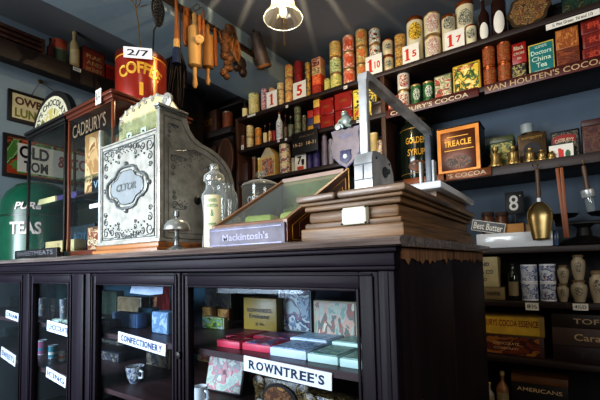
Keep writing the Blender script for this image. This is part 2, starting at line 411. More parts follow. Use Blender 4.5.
a_ybr = ART('yellow brown label', ['#caa04a', '#7a3f1c', '#d6b662', '#a3622a'], 45, stretch=(1, 1, 2.5), seed=9)
a_org = ART('red orange cocoa label', ['#8c3a20', '#a8542c', '#6a2414', '#c08048'], 55, stretch=(1, 1, 3), seed=10)
a_wred = ART('white and red label', ['#e6ddcc', '#b82a1c', '#e8e0d0', '#3a5a3c'], 45, stretch=(1, 1, 2), seed=11)
a_dgrn = ART('dark green label', ['#23502a', '#2f6a36', '#16351c'], 40, seed=12)
a_olive = ART('grey green label', ['#5c6448', '#3c4434', '#8c8c68', '#2a3026'], 70, stretch=(1, 1, 3), seed=13)
a_circ = ART('dark patterned label', ['#5a1f16', '#c9a45c', '#3a1a14', '#8c6a32'], 60, seed=14)
a_face = ART('cream label with picture', ['#d9cba8', '#c98f5c', '#e0d6bc', '#4c5a66', '#a8432a'], 40, stretch=(1, 1, 1.6), seed=15)
emb_dark = ART('engraved oval emblem', ['#4a5048', '#cfc6a8', '#6a6e60', '#22261f'], 110, seed=16)
emb_yel = ART('yellow oval emblem', ['#e0b030', '#e6c650', '#26221c', '#d89a24'], 70, seed=17, stretch=(1, 1, 2))
crm_can = M('ivory enamel tin', '#d3c7a4', .4, 0, .08, 20)

bottle(242, 248, 102, S1, 'little dark bottle with a cream label at the far left end of the top shelf', BOTB, CREAM, BLACK, neck=.45, lz=(.08, .6), shoulder=.7)
stack(248.5, 260, 87, 1, S1, 'tea_canister', 'tall yellowish tin left of the red and white tube on the top shelf', 'canister', ART('faded yellow map label', ['#cdb877', '#b9a25c', '#dccf98', '#8a8a4c'], 45, seed=20))
stack(261, 268, 81, 1, S1, 'biscuit_tube', 'slim tall tube tin striped in red, white and blue on the top shelf', 'tin', ART('red white banded label', ['#a81c22', '#e0d3c4', '#b3202a', '#3c3f7a', '#d8c8b8'], 60, stretch=(1, 1, 2), seed=21))
stack(268.8, 276, 77, 3, S1, 'food_can', 'red and cream can, {} of the stack behind the card with a lone 1', 'tin can', ART('brick and cream label', ['#b3512c', '#dcc79c', '#9c3a22'], 50, stretch=(1, 1, 3), seed=22), Yf=YF+.02)
stack(277, 284.6, 73.5, 4, S1, 'food_can', 'cream and gold can, {} of slim stack right of the 1 card', 'tin can', a_crm)
stack(285, 293.5, 66, 3, S1, 'food_can', 'pale yellow and orange can, {} of the stack just left of the 5 card', 'tin can', ART('yellow salmon label', ['#d9c067', '#e0cf8a', '#d08a52', '#c9583a', '#dcc670'], 40, stretch=(1, 1, 2.5), seed=23))
stack(294.4, 303.5, 62.5, 3, S1, 'food_can', 'plum red can, {} of the stack behind the 5 card', 'tin can', a_plum, rim=REDD, Yf=YF+.02)
stack(305, 311, 63.5, 4, S1, 'food_can', 'dark can with gold rings, {} of stack right of the 5 card', 'tin can', a_circ, emblem=GOLD, ew=.9, eh=(.2, .7))
# four tea packets piled up
x0_, x1_ = at(311.8, 75, Y=YF).x, at(320.5, 75, Y=YF).x
ztop = at(316, 57.5, Y=YF).z
cols4 = [('deep red', M('packet deep red', '#93291c', .55)), ('orange red', M('packet orange red', '#cf4a22', .55)), ('buff', M('packet buff', '#c9a071', .55)), ('brown labelled', M('packet rose buff', '#c48a66', .55))]
lz = S1; hq = [.28, .27, .2, .25]
for i, (cn, cm) in enumerate(cols4):
    hz = (ztop-S1)*hq[i]
    box_at('tea_packet', f'{cn} square packet, {POS3[4][i]} of the tall packet pile on the top shelf', 'packet', x0_, x1_, YF, .075, lz, lz+hz-.0005, cm,
           ART('packet print %d' % i, [['#7a1c14', '#b3432a', '#5d140e'], ['#d9552a', '#e8824a', '#b83a1c'], ['#c9a071', '#6a5a3c', '#d8bb8a'], ['#4a241c', '#6a3428', '#c9a083']][i], 45, stretch=(1, 1, 2.5), seed=30+i), lid=False, border=.1)
    lz += hz
stack(324.5, 330.5, 79, 1, S1, 'food_can', 'lone small green and gold can between packet pile and tall can stack', 'tin can', a_grn)
stack(329.5, 342, 43.5, 3, S1, 'food_can', 'yellow and green vegetable can, {} of the stack left of the peach cans', 'tin can', [a_grn, ART('pale green label', ['#8c9a5c', '#c9c98c', '#5c7042'], 45, stretch=(1, 1, 2.5), seed=24), a_yel])
stack(342.8, 355, 37.5, 3, S1, 'peach_can', 'pink and white can printed with red peaches, {} of its stack', 'tin can', a_pea, emblem=M('peach picture', '#c65530', .45, 0, .35, 40), ew=1.3, eh=(.28, .72))
stack(355.8, 367.8, 31.5, 3, S1, 'fruit_can', 'orange and yellow fruit can, {} of the stack right of the peach cans', 'tin can', a_pea2, emblem=M('orange fruit picture', '#c9733c', .45, 0, .3, 40), ew=1.2, eh=(.4, .85))
stack(369, 381, 30.5, 3, S1, 'food_can', 'white can with green leaves, {} of the stack behind the 1 10 card', 'tin can', a_wgr, Yf=YF+.01)
stack(382.8, 393.5, 41, 2, S1, 'food_can', 'cream can with black print, {} of the pair right of the 1 10 card', 'tin can', M('cream can paper', '#cdbb93', .5), rim=COPPER, emblem=ART('black word print', ['#d6cca8', '#2a3034', '#c9c2a2'], 90, stretch=(1, 1, 2), seed=25), ew=1.3, eh=(.35, .75))
stack(394.8, 406, 36, 3, S1, 'food_can', 'yellow and brown can, {} of the stack left of the 1 5 card', 'tin can', a_ybr)
stack(406.5, 423.5, 19.5, 1, S1, 'mustard_tin', 'tall cream tin with a yellow oval behind the 1 5 card', 'tin', crm_can, rim=COPPER, emblem=emb_yel, ew=1.7, eh=(.5, .86))
stack(424, 441, 15.5, 2, S1, 'food_can', 'large cream can with slanting red script, {} of its pair', 'tin can', M('ivory can paper', '#d6c9a6', .5), emblem=ART('slanted script label', ['#dcd3bd', '#d6cdb8', '#a89a92', '#b84a3a', '#e0d8c4'], 60, stretch=(2, 1, 2), seed=26), ew=1.6, eh=(.12, .88))
stack(441.8, 455.5, 16.5, 1, S1, 'egg_powder_tin', 'cream tin with an engraved oval behind the 1 7 card', 'tin', crm_can, rim=COPPER, emblem=emb_dark, ew=1.6, eh=(.6, .93))
stack(455.5, 474.5, 4, 1, S1, 'egg_powder_tin', 'biggest cream tin with an engraved oval, right of the 1 7 card', 'tin', crm_can, rim=COPPER, emblem=emb_dark, ew=1.6, eh=(.5, .82), Yf=YF+.035)
stack(465, 477, 26.5, 1, S1, 'egg_powder_tin', 'smallest cream tin with an engraved oval, beside the brown bottles', 'tin', crm_can, rim=COPPER, emblem=emb_dark, ew=1.5, eh=(.3, .8), Yf=YF-.02)
bottle(477, 489, -4, S1, 'shorter brown bottle with a white oval label on the top shelf', BOTB, WHITE, JARG, oval=True, shoulder=.6, lz=(.05, .4))
bottle(489.5, 505, -25, S1, 'taller brown bottle with a white oval label on the top shelf', BOTB, WHITE, COPPER, oval=True, shoulder=.6, lz=(.06, .4), Yf=YF+.0)
# scalloped gilt tin standing on edge
pc = at(528, 5, Y=YF); rr = .098
t = thing('gilt_tin', 'scalloped gold and red tin stood on edge at the right of the top shelf', 'tin', (pc.x, YF, S1+rr))
poly = [((rr*(1+.06*math.cos(8*q)))*math.cos(q), (rr*.93*(1+.06*math.cos(8*q)))*math.sin(q)) for q in [2*PI*k/64 for k in range(64)]]
part(B().prism(poly, 'Y', 0, .06), 'body', M('shaded gilt tin', '#3c2e18', .4, .3), t)  # gilt colours of body and lid darkened to dim this shelf end
part(B().prism([(a*.86, b*.86) for a, b in poly], 'Y', -.003, .002), 'lid_picture', ART('shaded gilt lid picture', ['#5c4420', '#8c6c34', '#6a2a1a', '#2c3c2a', '#a0804a', '#3a1812'], 55, seed=33), t)
X0 = at(508, 20, Y=YF+.09).x
box_at('tin_box', 'black box behind the scalloped gold tin', 'box', X0, X0+.25, YF+.09, .12, S1, S1+.13, IRON, lid=True)
X0 = at(562, 8, Y=YF).x
box_at('tin_box', 'dark green box at the far right end of the top shelf', 'box', X0, X0+.2, YF, .14, S1, S1+.12, M('shaded dark green tin', '#12251a', .4), ART('dark green gold print', ['#12251a', '#1c3c28', '#12251a', '#5c4a24'], 30, seed=34))  # green deepened in the colour to dim the shelf end
Ya = SF-.004
price_card(266.5, 277, 91, S1, '1', '', 'card with a lone red numeral one, beside the red and white tube')
price_card(293, 306, 81.5, S1, '5', '', 'card with a lone red numeral five, before the plum red cans')
price_card(365.5, 382, 55, S1, '1', '10', 'white price card reading 1 and 10 in red, just behind the steel arm')
price_card(402.5, 419, 44.5, S1, '1', '5', 'white price card before the yellow oval tin')
price_card(444.5, 464.5, 30, S1, '1', '7', 'white price card nearest the brown bottles')
shelf_ticket(251.5, 115.5, .085, 'TO 7½', 'long white strip ticket at the left end of the top shelf edge', h=.016)
shelf_ticket(287, 106.5, .022, '6½', 'small white ticket on the shelf edge below the pale yellow cans', h=.02)
shelf_ticket(345.5, 87.5, .027, '8½', 'small white ticket on the shelf edge below the peach cans', h=.02)
shelf_ticket(572, 20, .215, '¼ Pint Green  7d and 1/3', 'long white strip ticket on the top shelf edge at the right', h=.03)

# ------------------------------------------------------------------ second shelf goods (S2)
Z = S2
stack(240.5, 246, 136, 1, Z, 'food_can', 'brown can at the left end of the second shelf behind the S ticket', 'tin can', M('brown label', '#5c3018'), rim=TIND)
stack(246.5, 254, 126, 2, Z, 'food_can', 'cream can, {} of the pair at the left end of the second shelf', 'tin can', a_crm)
stack(255, 262, 128.5, 2, Z, 'food_can', 'amber orange can, {} of the pair on the second shelf', 'tin can', ART('amber label', ['#b3661f', '#c9842f', '#9c4a18'], 40, seed=41))
bottle(263, 267.6, 125, Z, 'small brown sauce bottle with pale label beside the amber cans', BOTB, CREAM, TIND, lz=(.15, .6))
bottle(268.2, 272, 123, Z, 'slim dark sauce bottle with orange tinted label on the second shelf', BOTB, ART('sauce label', ['#c9a46c', '#b3522a', '#d8c08c'], 60, seed=42), COPPER, lz=(.15, .6))
stack(272.3, 276, 131, 1, Z, 'food_can', 'slim plain red tin left of the white bottle', 'tin', REDD, rim=REDD)
bottle(276, 283, 111.5, Z, 'white stoneware bottle with a copper cap on the second shelf', M('white stoneware', '#c9c6c4', .3, coat=.3), ART('white bottle label', ['#d8d4ce', '#8c8c94', '#d8d4ce', '#5a5c66'], 60, stretch=(1, 1, 2), seed=43), COPPER, lz=(.1, .62), shoulder=.66)
bottle(283.8, 287.6, 114.5, Z, 'dark bottle with copper cap right of the white bottle', BOTB, M('brown bottle label', '#5a4a38'), COPPER)
bottle(288, 294, 116, Z, 'green grey medicine bottle with cork on the second shelf', BOTG, ART('medicine label', ['#6a6a52', '#3a4034', '#8c8a6a'], 70, stretch=(1, 1, 3), seed=44), TIND, lz=(.1, .6))
stack(294.5, 301.5, 107.5, 4, Z, 'food_can', 'grey green can with black lettering, {} of stack on second shelf', 'tin can', a_olive, rim=TIND)
stack(302, 307, 116, 3, Z, 'food_can', 'dull olive can, {} of the short stack beside the coloured packets', 'tin can', ART('olive label', ['#4a4a38', '#2f3428', '#6a6448'], 60, seed=45), rim=TIND)
for j, (xa, xb, yt_, cs) in enumerate([(307.5, 313, 110, ['#b3862c', '#3a3a5c', '#9c2c1c']), (313.4, 319.5, 99, ['#3a2a44', '#c98f2c', '#9c2418', '#c9a04a'])]):
    zt_ = at((xa+xb)/2, yt_, Y=YF).z; n_ = len(cs)
    for i, c_ in enumerate(cs):
        sbox(xa, xb, yt_, Z+(zt_-Z)*i/n_, 'starch_packet', '%s packet, %s of the %s packet pile on the second shelf' % (['gold', 'indigo', 'red'][i] if j == 0 else ['dark violet', 'orange', 'red', 'gold'][i], POS3[n_][i], ['shorter', 'taller'][j]), 'packet', M('packet '+c_, c_, .5, 0, .2), None, lid=False, zt=Z+(zt_-Z)*(i+.98)/n_, d=.06)
# four red japanned tins, two by two
za = at(326, 98.5, Y=YF).z
zm = Z+(za-Z)*.5
for (xa, xb, yt_, w1, w2) in ((320, 333.5, 98.5, 'left', ''), (334.5, 352, 92, 'right', '')):
    zt_ = at((xa+xb)/2, yt_, Y=YF).z; zm = Z+(zt_-Z)*.47
    sbox(xa, xb, yt_, Z, 'cocoa_tin', f'dark red japanned tin, lower {w1} of the four red tins', 'tin', REDTIN, M('red tin face', '#8c1c12', .35, 0, .3), zt=zm-.0005, txt=((("TEAS"), .45, .2, .5),), tmat=GOLDD, d=.12)
    sbox(xa, xb, yt_, zm, 'cocoa_tin', f'dark red japanned tin, upper {w1} of the four red tins', 'tin', REDTIN, M('red tin face', '#8c1c12', .35, 0, .3), txt=((("PRO" if w1 == 'left' else "COFFEE"), .5, .15, .45),), tmat=GOLDD, d=.12)
sbox(353, 376.5, 87, Z, 'biscuit_tin', 'big yellow poster tin with black lettering behind the steel arm', 'tin', M('yellow tin', '#c9a52c', .4), ART('yellow poster print', ['#d9b82c', '#e3cf5c', '#1c1a1c', '#dcc040', '#b8452a'], 16, seed=47), d=.12,
     txt=(('C', .5, .38, .35),), tmat=BLACK, lid=False)
sbox(371.5, 383, 101, Z, 'polish_tin', 'dark tin with two orange discs beside the upright', 'tin', M('dark brown tin', '#2a1712', .4), None, Yf=YF-.02, d=.05)
# right half
box_label = ART('red brick print', ['#8c2414', '#b8441f', '#6a1a10'], 40, seed=48)
sbox(388, 398.5, 96, Z, 'cocoa_packet', 'orange red packet lettered in cream, left end of the rail', 'packet', M('orange red packet', '#a83c1c', .5), box_label, txt=(('FE', .4, .25, .7),), tmat=LETW, lid=False)
stack(397.5, 410, 73.5, 2, Z, 'milk_can', 'white can with a red picture, {} of the pair above the rail', 'tin can', M('white can paper', '#d9d0bd', .5), emblem=ART('red cow picture', ['#a8281c', '#d8c8b0', '#8c3a2a', '#e0d6c4'], 50, seed=49), ew=1.5, eh=(.15, .85), Yf=YF)
for i, (xa, xb, yt_) in enumerate(((411, 422, 85.5), (423, 434.5, 82.5))):
    stack(xa, xb, yt_, 1, Z, 'pea_can', ['green can with white slanting script, left one of two', 'green can with white slanting script, beside the pictorial tin'][i], 'tin can', a_dgrn, emblem=ART('white slanting script', ['#24552c', '#e0dccc', '#24552c', '#d9d0b8'], 40, stretch=(2.5, 1, 1.2), seed=50), ew=1.4, eh=(.25, .8), Yf=YF-.01)
sbox(434.5, 452, 74.5, Z, 'pictorial_tin', 'green pictorial tin with a white and red bottle scene', 'tin', M('dull green tin', '#5c6448', .4), ART('green bottle scene', ['#6a7a5c', '#8c8a5c', '#c9c2a0', '#a83c24', '#384a34'], 28, seed=51), d=.09, lid=False)
sbox(452.8, 480.5, 63, Z, 'pictorial_tin', 'large yellow tin with a garden scene and red lettering', 'tin', M('yellow garden tin', '#b8922a', .4), ART('yellow garden scene', ['#d9b52c', '#e0c850', '#4a6a2c', '#1f3318', '#d9a828', '#e6d98c'], 22, seed=52), d=.1, lid=False, txt=(('LAZENBYS', .86, .09, .55), ('ALL TO COVER', .1, .07, .7)), tmat=RED)
for (xa, xb, yt_, w_) in ((482.5, 495.5, 47.5, 'left'), (497, 511.5, 43, 'right')):
    stack(xa, xb, yt_, 2, Z, 'cocoa_can', 'orange red cocoa can, {} of the %s pair beside the garden tin' % w_, 'tin can', a_org, rim=COPPER, txt=(('PURE', .72, .14, 1.0), ('COCOA', .5, .17, 1.4), ('1 LB', .25, .12, .6)), tmat=GOLDD)
zb = at(519, 63.5, Y=YF).z
sbox(512, 527, 64, Z, 'mustard_tin', 'small black and gold patterned tin under the red lettered one', 'tin', IRON, ART('black gold scroll', ['#1c1a14', '#2a261c', '#a8965c', '#1c1a14'], 60, seed=53), d=.09, lid=False, zt=zb-.001)
sbox(512, 526.5, 42.5, zb, 'mustard_tin', 'small red tin with white lettering on top of the black patterned one', 'tin', REDD, None, d=.09, lid=False, txt=(('Black', .75, .2, .7), ('CROSS', .48, .12, .75), ('tin', .25, .12, .3)), tmat=LETW)
sbox(528.5, 554.5, 42, Z, 'china_tea_tin', 'teal tin with yellow border lettered Doctors China Tea', 'tin', M('yellow border tin', '#c2a94a', .4), M('teal tin face', '#0f6d6d', .35, 0, .15), d=.1, lid=False, border=.05, txt=(("LLOYD'S", .87, .08, .45), ('Doctors', .7, .14, .8), ('China', .5, .15, .75), ('Tea', .3, .15, .42), ('ONE POUND', .12, .05, .6)), tmat=M('pale lettering', '#cfe0c4', .5))
orangeb = M('orange printed box', '#9c5a22', .5, 0, .3, 12); redb = M('red printed box', '#7c1f12', .5, 0, .35, 12)
zm = at(565, 48.5, Y=YF).z
sbox(555.5, 579, 27.5, Z, 'soap_box', 'dark orange box, lower one beside the China tea tin', 'box', M('dull orange box', '#7c3a1a', .5, 0, .3), ART('dull orange lines', ['#7c3a1a', '#5a2412', '#8c4820'], 18, stretch=(1, 1, 6), seed=54), d=.12, lid=False, zt=zm-.001)
sbox(555.5, 579, 27.5, zm, 'soap_box', 'pale orange box with diagonal stripes, upper one beside the China tea tin', 'box', orangeb, ART('orange diagonal', ['#a8642a', '#8c4a1c', '#b8783a'], 20, stretch=(3, 1, 1), seed=55), d=.12, lid=False)
xa_, xb_ = at(581.5, 40, Y=YF).x, at(618, 40, Y=YF).x
zt_ = at(598, 16, Y=YF).z
for i in range(3):
    box_at('soap_box', 'red lettered box, %s of the pile at the right end of the second shelf' % POS3[3][i], 'box', xa_+.004*(i == 1), xb_+.004*(i == 1), YF, .12, Z+(zt_-Z)*i/3, Z+(zt_-Z)*(i+.985)/3, redb, ART('red box print', ['#84200f', '#6a160c', '#a83a20'], 25, seed=56+i), lid=False, txt=((['SOAP', 'PURE', 'FRY'][i], .5, .4, .6),), tmat=M('dim red letters', '#b8442a', .5))
t = thing('ticket_disc', 'black square ticket with a white S on the second shelf edge', 'price card', (at(242.5, 147, Y=SF-.006).x, SF-.006, S2-.012))
part(B().box(-.013, .013, -.002, 0, 0, .038), 'card', WHITE, t); T(t, 'S', 0, -.0026, .019, .013, .026, BLACK)
shelf_ticket(278.5, 141, .02, '7½', 'small white ticket on the edge under the white stoneware bottle', h=.018)
shelf_ticket(286, 139.5, .02, '1/0', 'small white ticket on the edge under the dark capped bottle', h=.018)
shelf_ticket(358, 121.5, .022, '9½', 'small white ticket on the edge under the yellow poster tin', h=.018)

# ------------------------------------------------------------------ third shelf, left
Z = S3L
sbox(241, 247.5, 163, Z, 'tea_box', 'dark brown box at the left end of the third shelf', 'box', M('dark brown box', '#3c1f14', .5), None, lid=False)
stack(252, 257.5, 157, 1, Z, 'tea_canister', 'slim brown canister left of the house shaped tin', 'canister', M('brown canister', '#5a3420', .4), rim=TIND)
stack(257.8, 262, 158, 1, Z, 'candle_roll', 'slim yellow roll left of the house shaped tin', 'tin', M('yellow roll', '#c9a24a', .5), rim=CREAM)
# house-shaped tin
xa_, xb_ = at(260.5, 160, Y=YF-.02).x, at(275, 160, Y=YF-.02).x; w = xb_-xa_
zt_ = at(268, 147.5, Y=YF-.02).z-Z
t = thing('house_tin', 'gabled house shaped tin with a picture on its front', 'tin', ((xa_+xb_)/2, YF-.02, Z))
HT = M('yellow house tin', '#b89a5c', .45)
part(B().prism([(-w/2, 0), (w/2, 0), (w/2, zt_*.68), (w*.12, zt_), (-w*.12, zt_), (-w/2, zt_*.68)], 'Y', 0, .1), 'body', HT, t)
part(B().box(-w*.4, w*.4, -.002, 0, zt_*.06, zt_*.62), 'front_label', ART('house tin picture', ['#7c4a34', '#8c8c84', '#b8602c', '#54424a', '#c9a46c'], 25, seed=60), t)
part(B().prism([(-w*.5, zt_*.69), (w*.5, zt_*.69), (w*.12, zt_*.99), (-w*.12, zt_*.99)], 'Y', -.002, 0), 'gable_front', M('stone gable', '#a8977a', .5), t)
stack(279.5, 291, 145, 3, Z, 'picture_can', 'cream can with a coloured portrait, {} of the stack on the third shelf', 'tin can', a_face, rim=CREAM, Yf=YF-.02)
stack(291.5, 297, 158, 1, Z, 'starch_canister', 'pale canister partly behind the red and white 7 card', 'canister', M('pale canister', '#bdb59c', .5), rim=TIN)
# 7' card
t = price_card(295, 306, 154, Z, '7', "'", 'white card with a black 7 and red lower band on the third shelf', digit=BLACK)
part(B().box(-.028, .028, -.0012, -.0002, .004, .028), 'red_band', M('orange red band', '#c2401f', .5), t)
# purple sugar bags
for i, (xa, xb, yt_, l_) in enumerate(((305.5, 313, 142, 'left one, beside the 7 card'), (312.5, 320.5, 139, 'right one'))):
    x, y, r, h, ang = cyl_place(xa, xb, yt_, Z)
    t = thing('sugar_bag', 'violet blue paper sugar bag with a twisted top, '+l_, 'paper bag', (x, y, Z))
    part(B().lathe([(r*.85, 0), (r, h*.1), (r*1.02, h*.45), (r*.9, h*.7), (r*.55, h*.86), (r*.35, h*.9), (r*.6, h), (0, h*.97)], seg=14), 'bag', PURPLE, t)
    part(B().lathe([(r*.4, h*.865), (r*.43, h*.885), (r*.4, h*.905)], seg=12), 'string', CREAM, t)
# pewter boot vase
p0 = cyl_place(320, 327, 136, Z)
for xa, xb, yt_, l_, m_ in ((321.5, 328, 136.5, 'tall lilac grey stoneware cylinder left of the shield', M('lilac stoneware', '#7c7284', .4)), (328.5, 334, 140, 'pale grey stoneware cylinder half behind the shield', M('pale stoneware', '#8c8890', .4))):
    x, y, r, h, ang = cyl_place(xa, xb, yt_, Z)
    t = thing('stoneware_jar', l_, 'jar', (x, y, Z))
    part(B().lathe([(r*.95, 0), (r, h*.04), (r, h*.82), (r*.8, h*.88), (r*.8, h*.93), (r*.9, h*.95), (r*.9, h), (0, h*.99)]), 'body', m_, t)
    part(B().lathe([(r*.78, h), (r*.8, h*1.04), (0, h*1.05)]), 'lid', TIND, t)
# chalk board hung on the shelf edge
pts = [at(292, 150, Y=SF-.02), at(318, 139, Y=SF-.02)]
xm = (pts[0].x+pts[1].x)/2; w = pts[1].x-pts[0].x
zt_ = at(305, 132, Y=SF-.02).z; zl_ = at(305, 154, Y=SF-.02).z
t = thing('hanging_board', 'black board lettered ANCIENT 15-21 18-31 hung from the second shelf', 'sign', (xm, SF-.02, zl_+.008))
part(B().box(-w/2, w/2, -.004, .004, 0, zt_-zl_, .002), 'board', IRON, t)
T(t, 'ANCIENT', w*.1, -.005, (zt_-zl_)*.76, w*.6, .016, TIND); T(t, '15-21  18-31', w*.0, -.005, (zt_-zl_)*.42, w*.85, .024, LETC)
# tins right of the pole
stack(352, 359.5, 134, 1, Z, 'cocoa_can', 'slim dark tin behind the shield, left of the steel arm', 'tin can', M('brown label', '#5c3018'), rim=TIND)
stack(369.5, 379, 133.5, 1, Z, 'candle_tin', 'tall pale yellow cylinder right of the steel arm', 'tin', M('pale yellow roll', '#cdb26e', .5), rim=CREAM)
stack(377.5, 384.5, 140.5, 1, Z, 'food_can', 'cream can with brown print against the upright', 'tin can', a_face, Yf=YF-.02)
pc = at(377.5, 101, Y=YF-.025)

# ------------------------------------------------------------------ treacle shelf, right (S3R)
Z = S3R
x, y, r, h, ang = cyl_place(399.5, 433, 119, Z, YF)
t = thing('syrup_canister', 'big black green canister lettered Golden Syrup in gold', 'canister', (x, y, Z))
SYR = M('black green japanned tin', '#1b2419', .16, .1, .3, 8, coat=.6)
part(B().lathe([(r*.96, 0), (r, .01), (r, h*.8), (r*.93, h*.86), (r*.62, h*.93), (r*.6, h*.94), (0, h*.94)], seg=40), 'body', SYR, t)
part(B().lathe([(r*.62, h*.94), (r*.64, h*.97), (r*.5, h), (0, h)], seg=32), 'lid', BRASSD, t)
for zq in (.1, .78): part(B().lathe([(r*1.004, h*zq), (r*1.004, h*(zq+.012))], close=False, seg=40), 'gold_line', GOLDD, t)
T(t, 'GOLDEN', 0, 0, h*.6, r*1.25, h*.1, GOLD, bend=r*1.006, ang=ang-.05, bold=.02); T(t, 'SYRUP', 0, 0, h*.42, r*1.05, h*.1, GOLD, bend=r*1.006, ang=ang-.05, bold=.02)
part(B().patch(r*1.005, ang, r*1.1, h*.12, h*.3), 'picture', ART('syrup picture', ['#3a2c1c', '#7c4a24', '#2a2018', '#a8693a'], 30, seed=61), t)
# treacle tin
xa_, xb_ = at(437, 150, Y=YF).x, at(480.5, 150, Y=YF).x; zt_ = at(458, 125, Y=YF).z; w = xb_-xa_; h = zt_-Z
TRE = M('brown lacquered tin', '#5a2c12', .3, .3, .3, 8); COPT = M('copper gold border', '#b8752c', .3, .4, .25, 10)
t = thing('treacle_tin', 'large copper and brown tin lettered TREACLE in gold', 'tin', ((xa_+xb_)/2, YF, Z))
part(B().box(-w/2, w/2, 0, .16, 0, h*.97, .004), 'body', M('dark tin sides', '#17110e', .4), t)
part(B().box(-w/2-.003, w/2+.003, -.003, .163, h*.97, h, .003), 'lid', IRON, t)
part(B().box(-w*.485, w*.485, -.003, .0, h*.01, h*.96), 'border', COPT, t)
part(B().box(-w*.4, w*.4, -.005, -.002, h*.08, h*.88, .002), 'front_panel', TRE, t)
TS(t, 'TREACLE', 0, -.006, h*.63, w*.62, h*.12, GOLD, bold=.03)
part(B().box(-w*.25, w*.25, -.0065, -.005, h*.76, h*.775), 'gold_line', GOLD, t)
part(B().box(-w*.32, w*.36, -.0065, -.005, h*.48, h*.495), 'gold_line', GOLD, t)
part(B().prism([(w*.3*math.cos(q), h*.24+h*.13*math.sin(q)) for q in [2*PI*k/24 for k in range(24)]], 'Y', -.0065, -.005), 'picture', ART('tin picture', ['#3a1f14', '#8c5a34', '#2a1a12', '#6a4428'], 30, seed=62), t)
# the tea tin behind the weights
sbox(490, 514, 136, Z, 'tea_tin', 'olive and yellow tin behind the brass weights', 'tin', M('olive tin', '#3c4420', .4), ART('olive tin print', ['#5a6a24', '#8c8c34', '#3c4a1c', '#a89a3c'], 26, seed=63), Yf=YF+.08, d=.09)
# caddy with arched front
xa_, xb_ = at(518, 150, Y=YF+.08).x, at(547, 150, Y=YF+.08).x; w = xb_-xa_; h = at(532, 133, Y=YF+.08).z-Z
t = thing('tea_caddy', 'brown tin caddy with an arched front and round lid', 'canister', ((xa_+xb_)/2, YF+.08+.07, Z))
part(B().box(-w/2, w/2, -.07, .07, 0, h, .006), 'body', M('brown gold tin', '#4a3820', .35, .3, .3, 20), t)
part(B().lathe([(w*.33, h), (w*.33, h*1.06), (w*.3, h*1.1), (0, h*1.1)]), 'lid', M('brown gold tin', '#4a3820'), t)
part(B().prism([(-w*.3, 0.004), (w*.3, .004), (w*.3, h*.5)]+[(w*.3*math.cos(q), h*.5+h*.22*math.sin(q)) for q in [PI*k/12 for k in range(1, 12)]]+[(-w*.3, h*.5)], 'Y', -.073, -.069), 'arch_panel', IRON, t)
T(t, 'ANTIQUITY', 0, -.0715, h*.86, w*.75, h*.08, GOLDD)
x, y, r, h2, ang = cyl_place(520.5, 534, 121, Z+h*1.1, YF+.11)
t = thing('white_pot', 'small white glass pot standing on the brown caddy', 'pot', (x, y, Z+h*1.1))
part(B().lathe([(r*.9, 0), (r, .004), (r, .05), (r*.94, .052), (r*.9, .05), (r*.9, .006), (0, .006)], close=False), 'body', M('white milk glass', '#8c9698', .4), t)
# Cadbury tin with red label
sbox(551, 580.5, 130, Z, 'cocoa_tin', 'black cocoa tin with an arched red label and white card in front', 'tin', IRON, ART('black tin leaf print', ['#1a1614', '#26201a', '#6a6448', '#1a1614'], 60, seed=64), Yf=YF+.05, d=.1, lid=False)
xa_, xb_ = at(552.5, 140, Y=YF+.045).x, at(576, 140, Y=YF+.045).x
tt = [o for o in bpy.data.objects if o.get('label', '').startswith('black cocoa tin')][0]
cx_ = (xa_+xb_)/2-tt.location.x; w = xb_-xa_; zc_ = at(564, 138, Y=YF+.045).z-Z
part(B().prism([(cx_-w/2, zc_-.028), (cx_-w/2, zc_-.002)]+[(cx_-w/2*math.cos(q), zc_+.018*math.sin(q)) for q in [PI*k/10 for k in range(1, 10)]]+[(cx_+w/2, zc_-.002), (cx_+w/2, zc_-.028)]+[(cx_+w/2*math.cos(q), zc_-.028+.012*math.sin(q)) for q in [PI*k/10 for k in range(1, 10)]], 'Y', -.056, -.053), 'red_label', REDD, tt)
T(tt, "CADBURY'S", cx_, -.0575, zc_-.01, w*.8, .02, LETW, arc=.15)
# white card with a cottage
xa_, xb_ = at(549, 150, Y=YF).x, at(573.5, 150, Y=YF).x; w = xb_-xa_; h = at(561, 144.5, Y=YF).z-Z
t = thing('picture_card', 'white card with a drawn red door and green shrub', 'card', ((xa_+xb_)/2, YF, Z))
part(B().box(-w/2, w/2, 0, .003, 0, h), 'card', WHITE, t)
part(B().box(-w*.12, w*.1, -.0012, 0, h*.05, h*.62), 'red_door', RED, t)
part(B().prism([(w*.27+.011*math.cos(q), h*.28+.02*math.sin(q)) for q in [2*PI*k/12 for k in range(12)]], 'Y', -.0012, 0), 'green_shrub', M('green ink', '#2c5a34'), t)
part(B().prism([(-w*.06+w*.08*math.cos(q), h*.62+h*.12*math.sin(q)) for q in [PI*k/8 for k in range(9)]], 'Y', -.0014, 0), 'fanlight', RED, t)
sbox(582, 612, 118, Z, 'tin_box', 'tall dark maroon tin at the right end of the treacle shelf', 'tin', M('maroon tin', '#3a1612', .5), ART('maroon vine print', ['#3a1612', '#4c2018', '#5c3a24', '#2c100e'], 40, seed=65), d=.12)
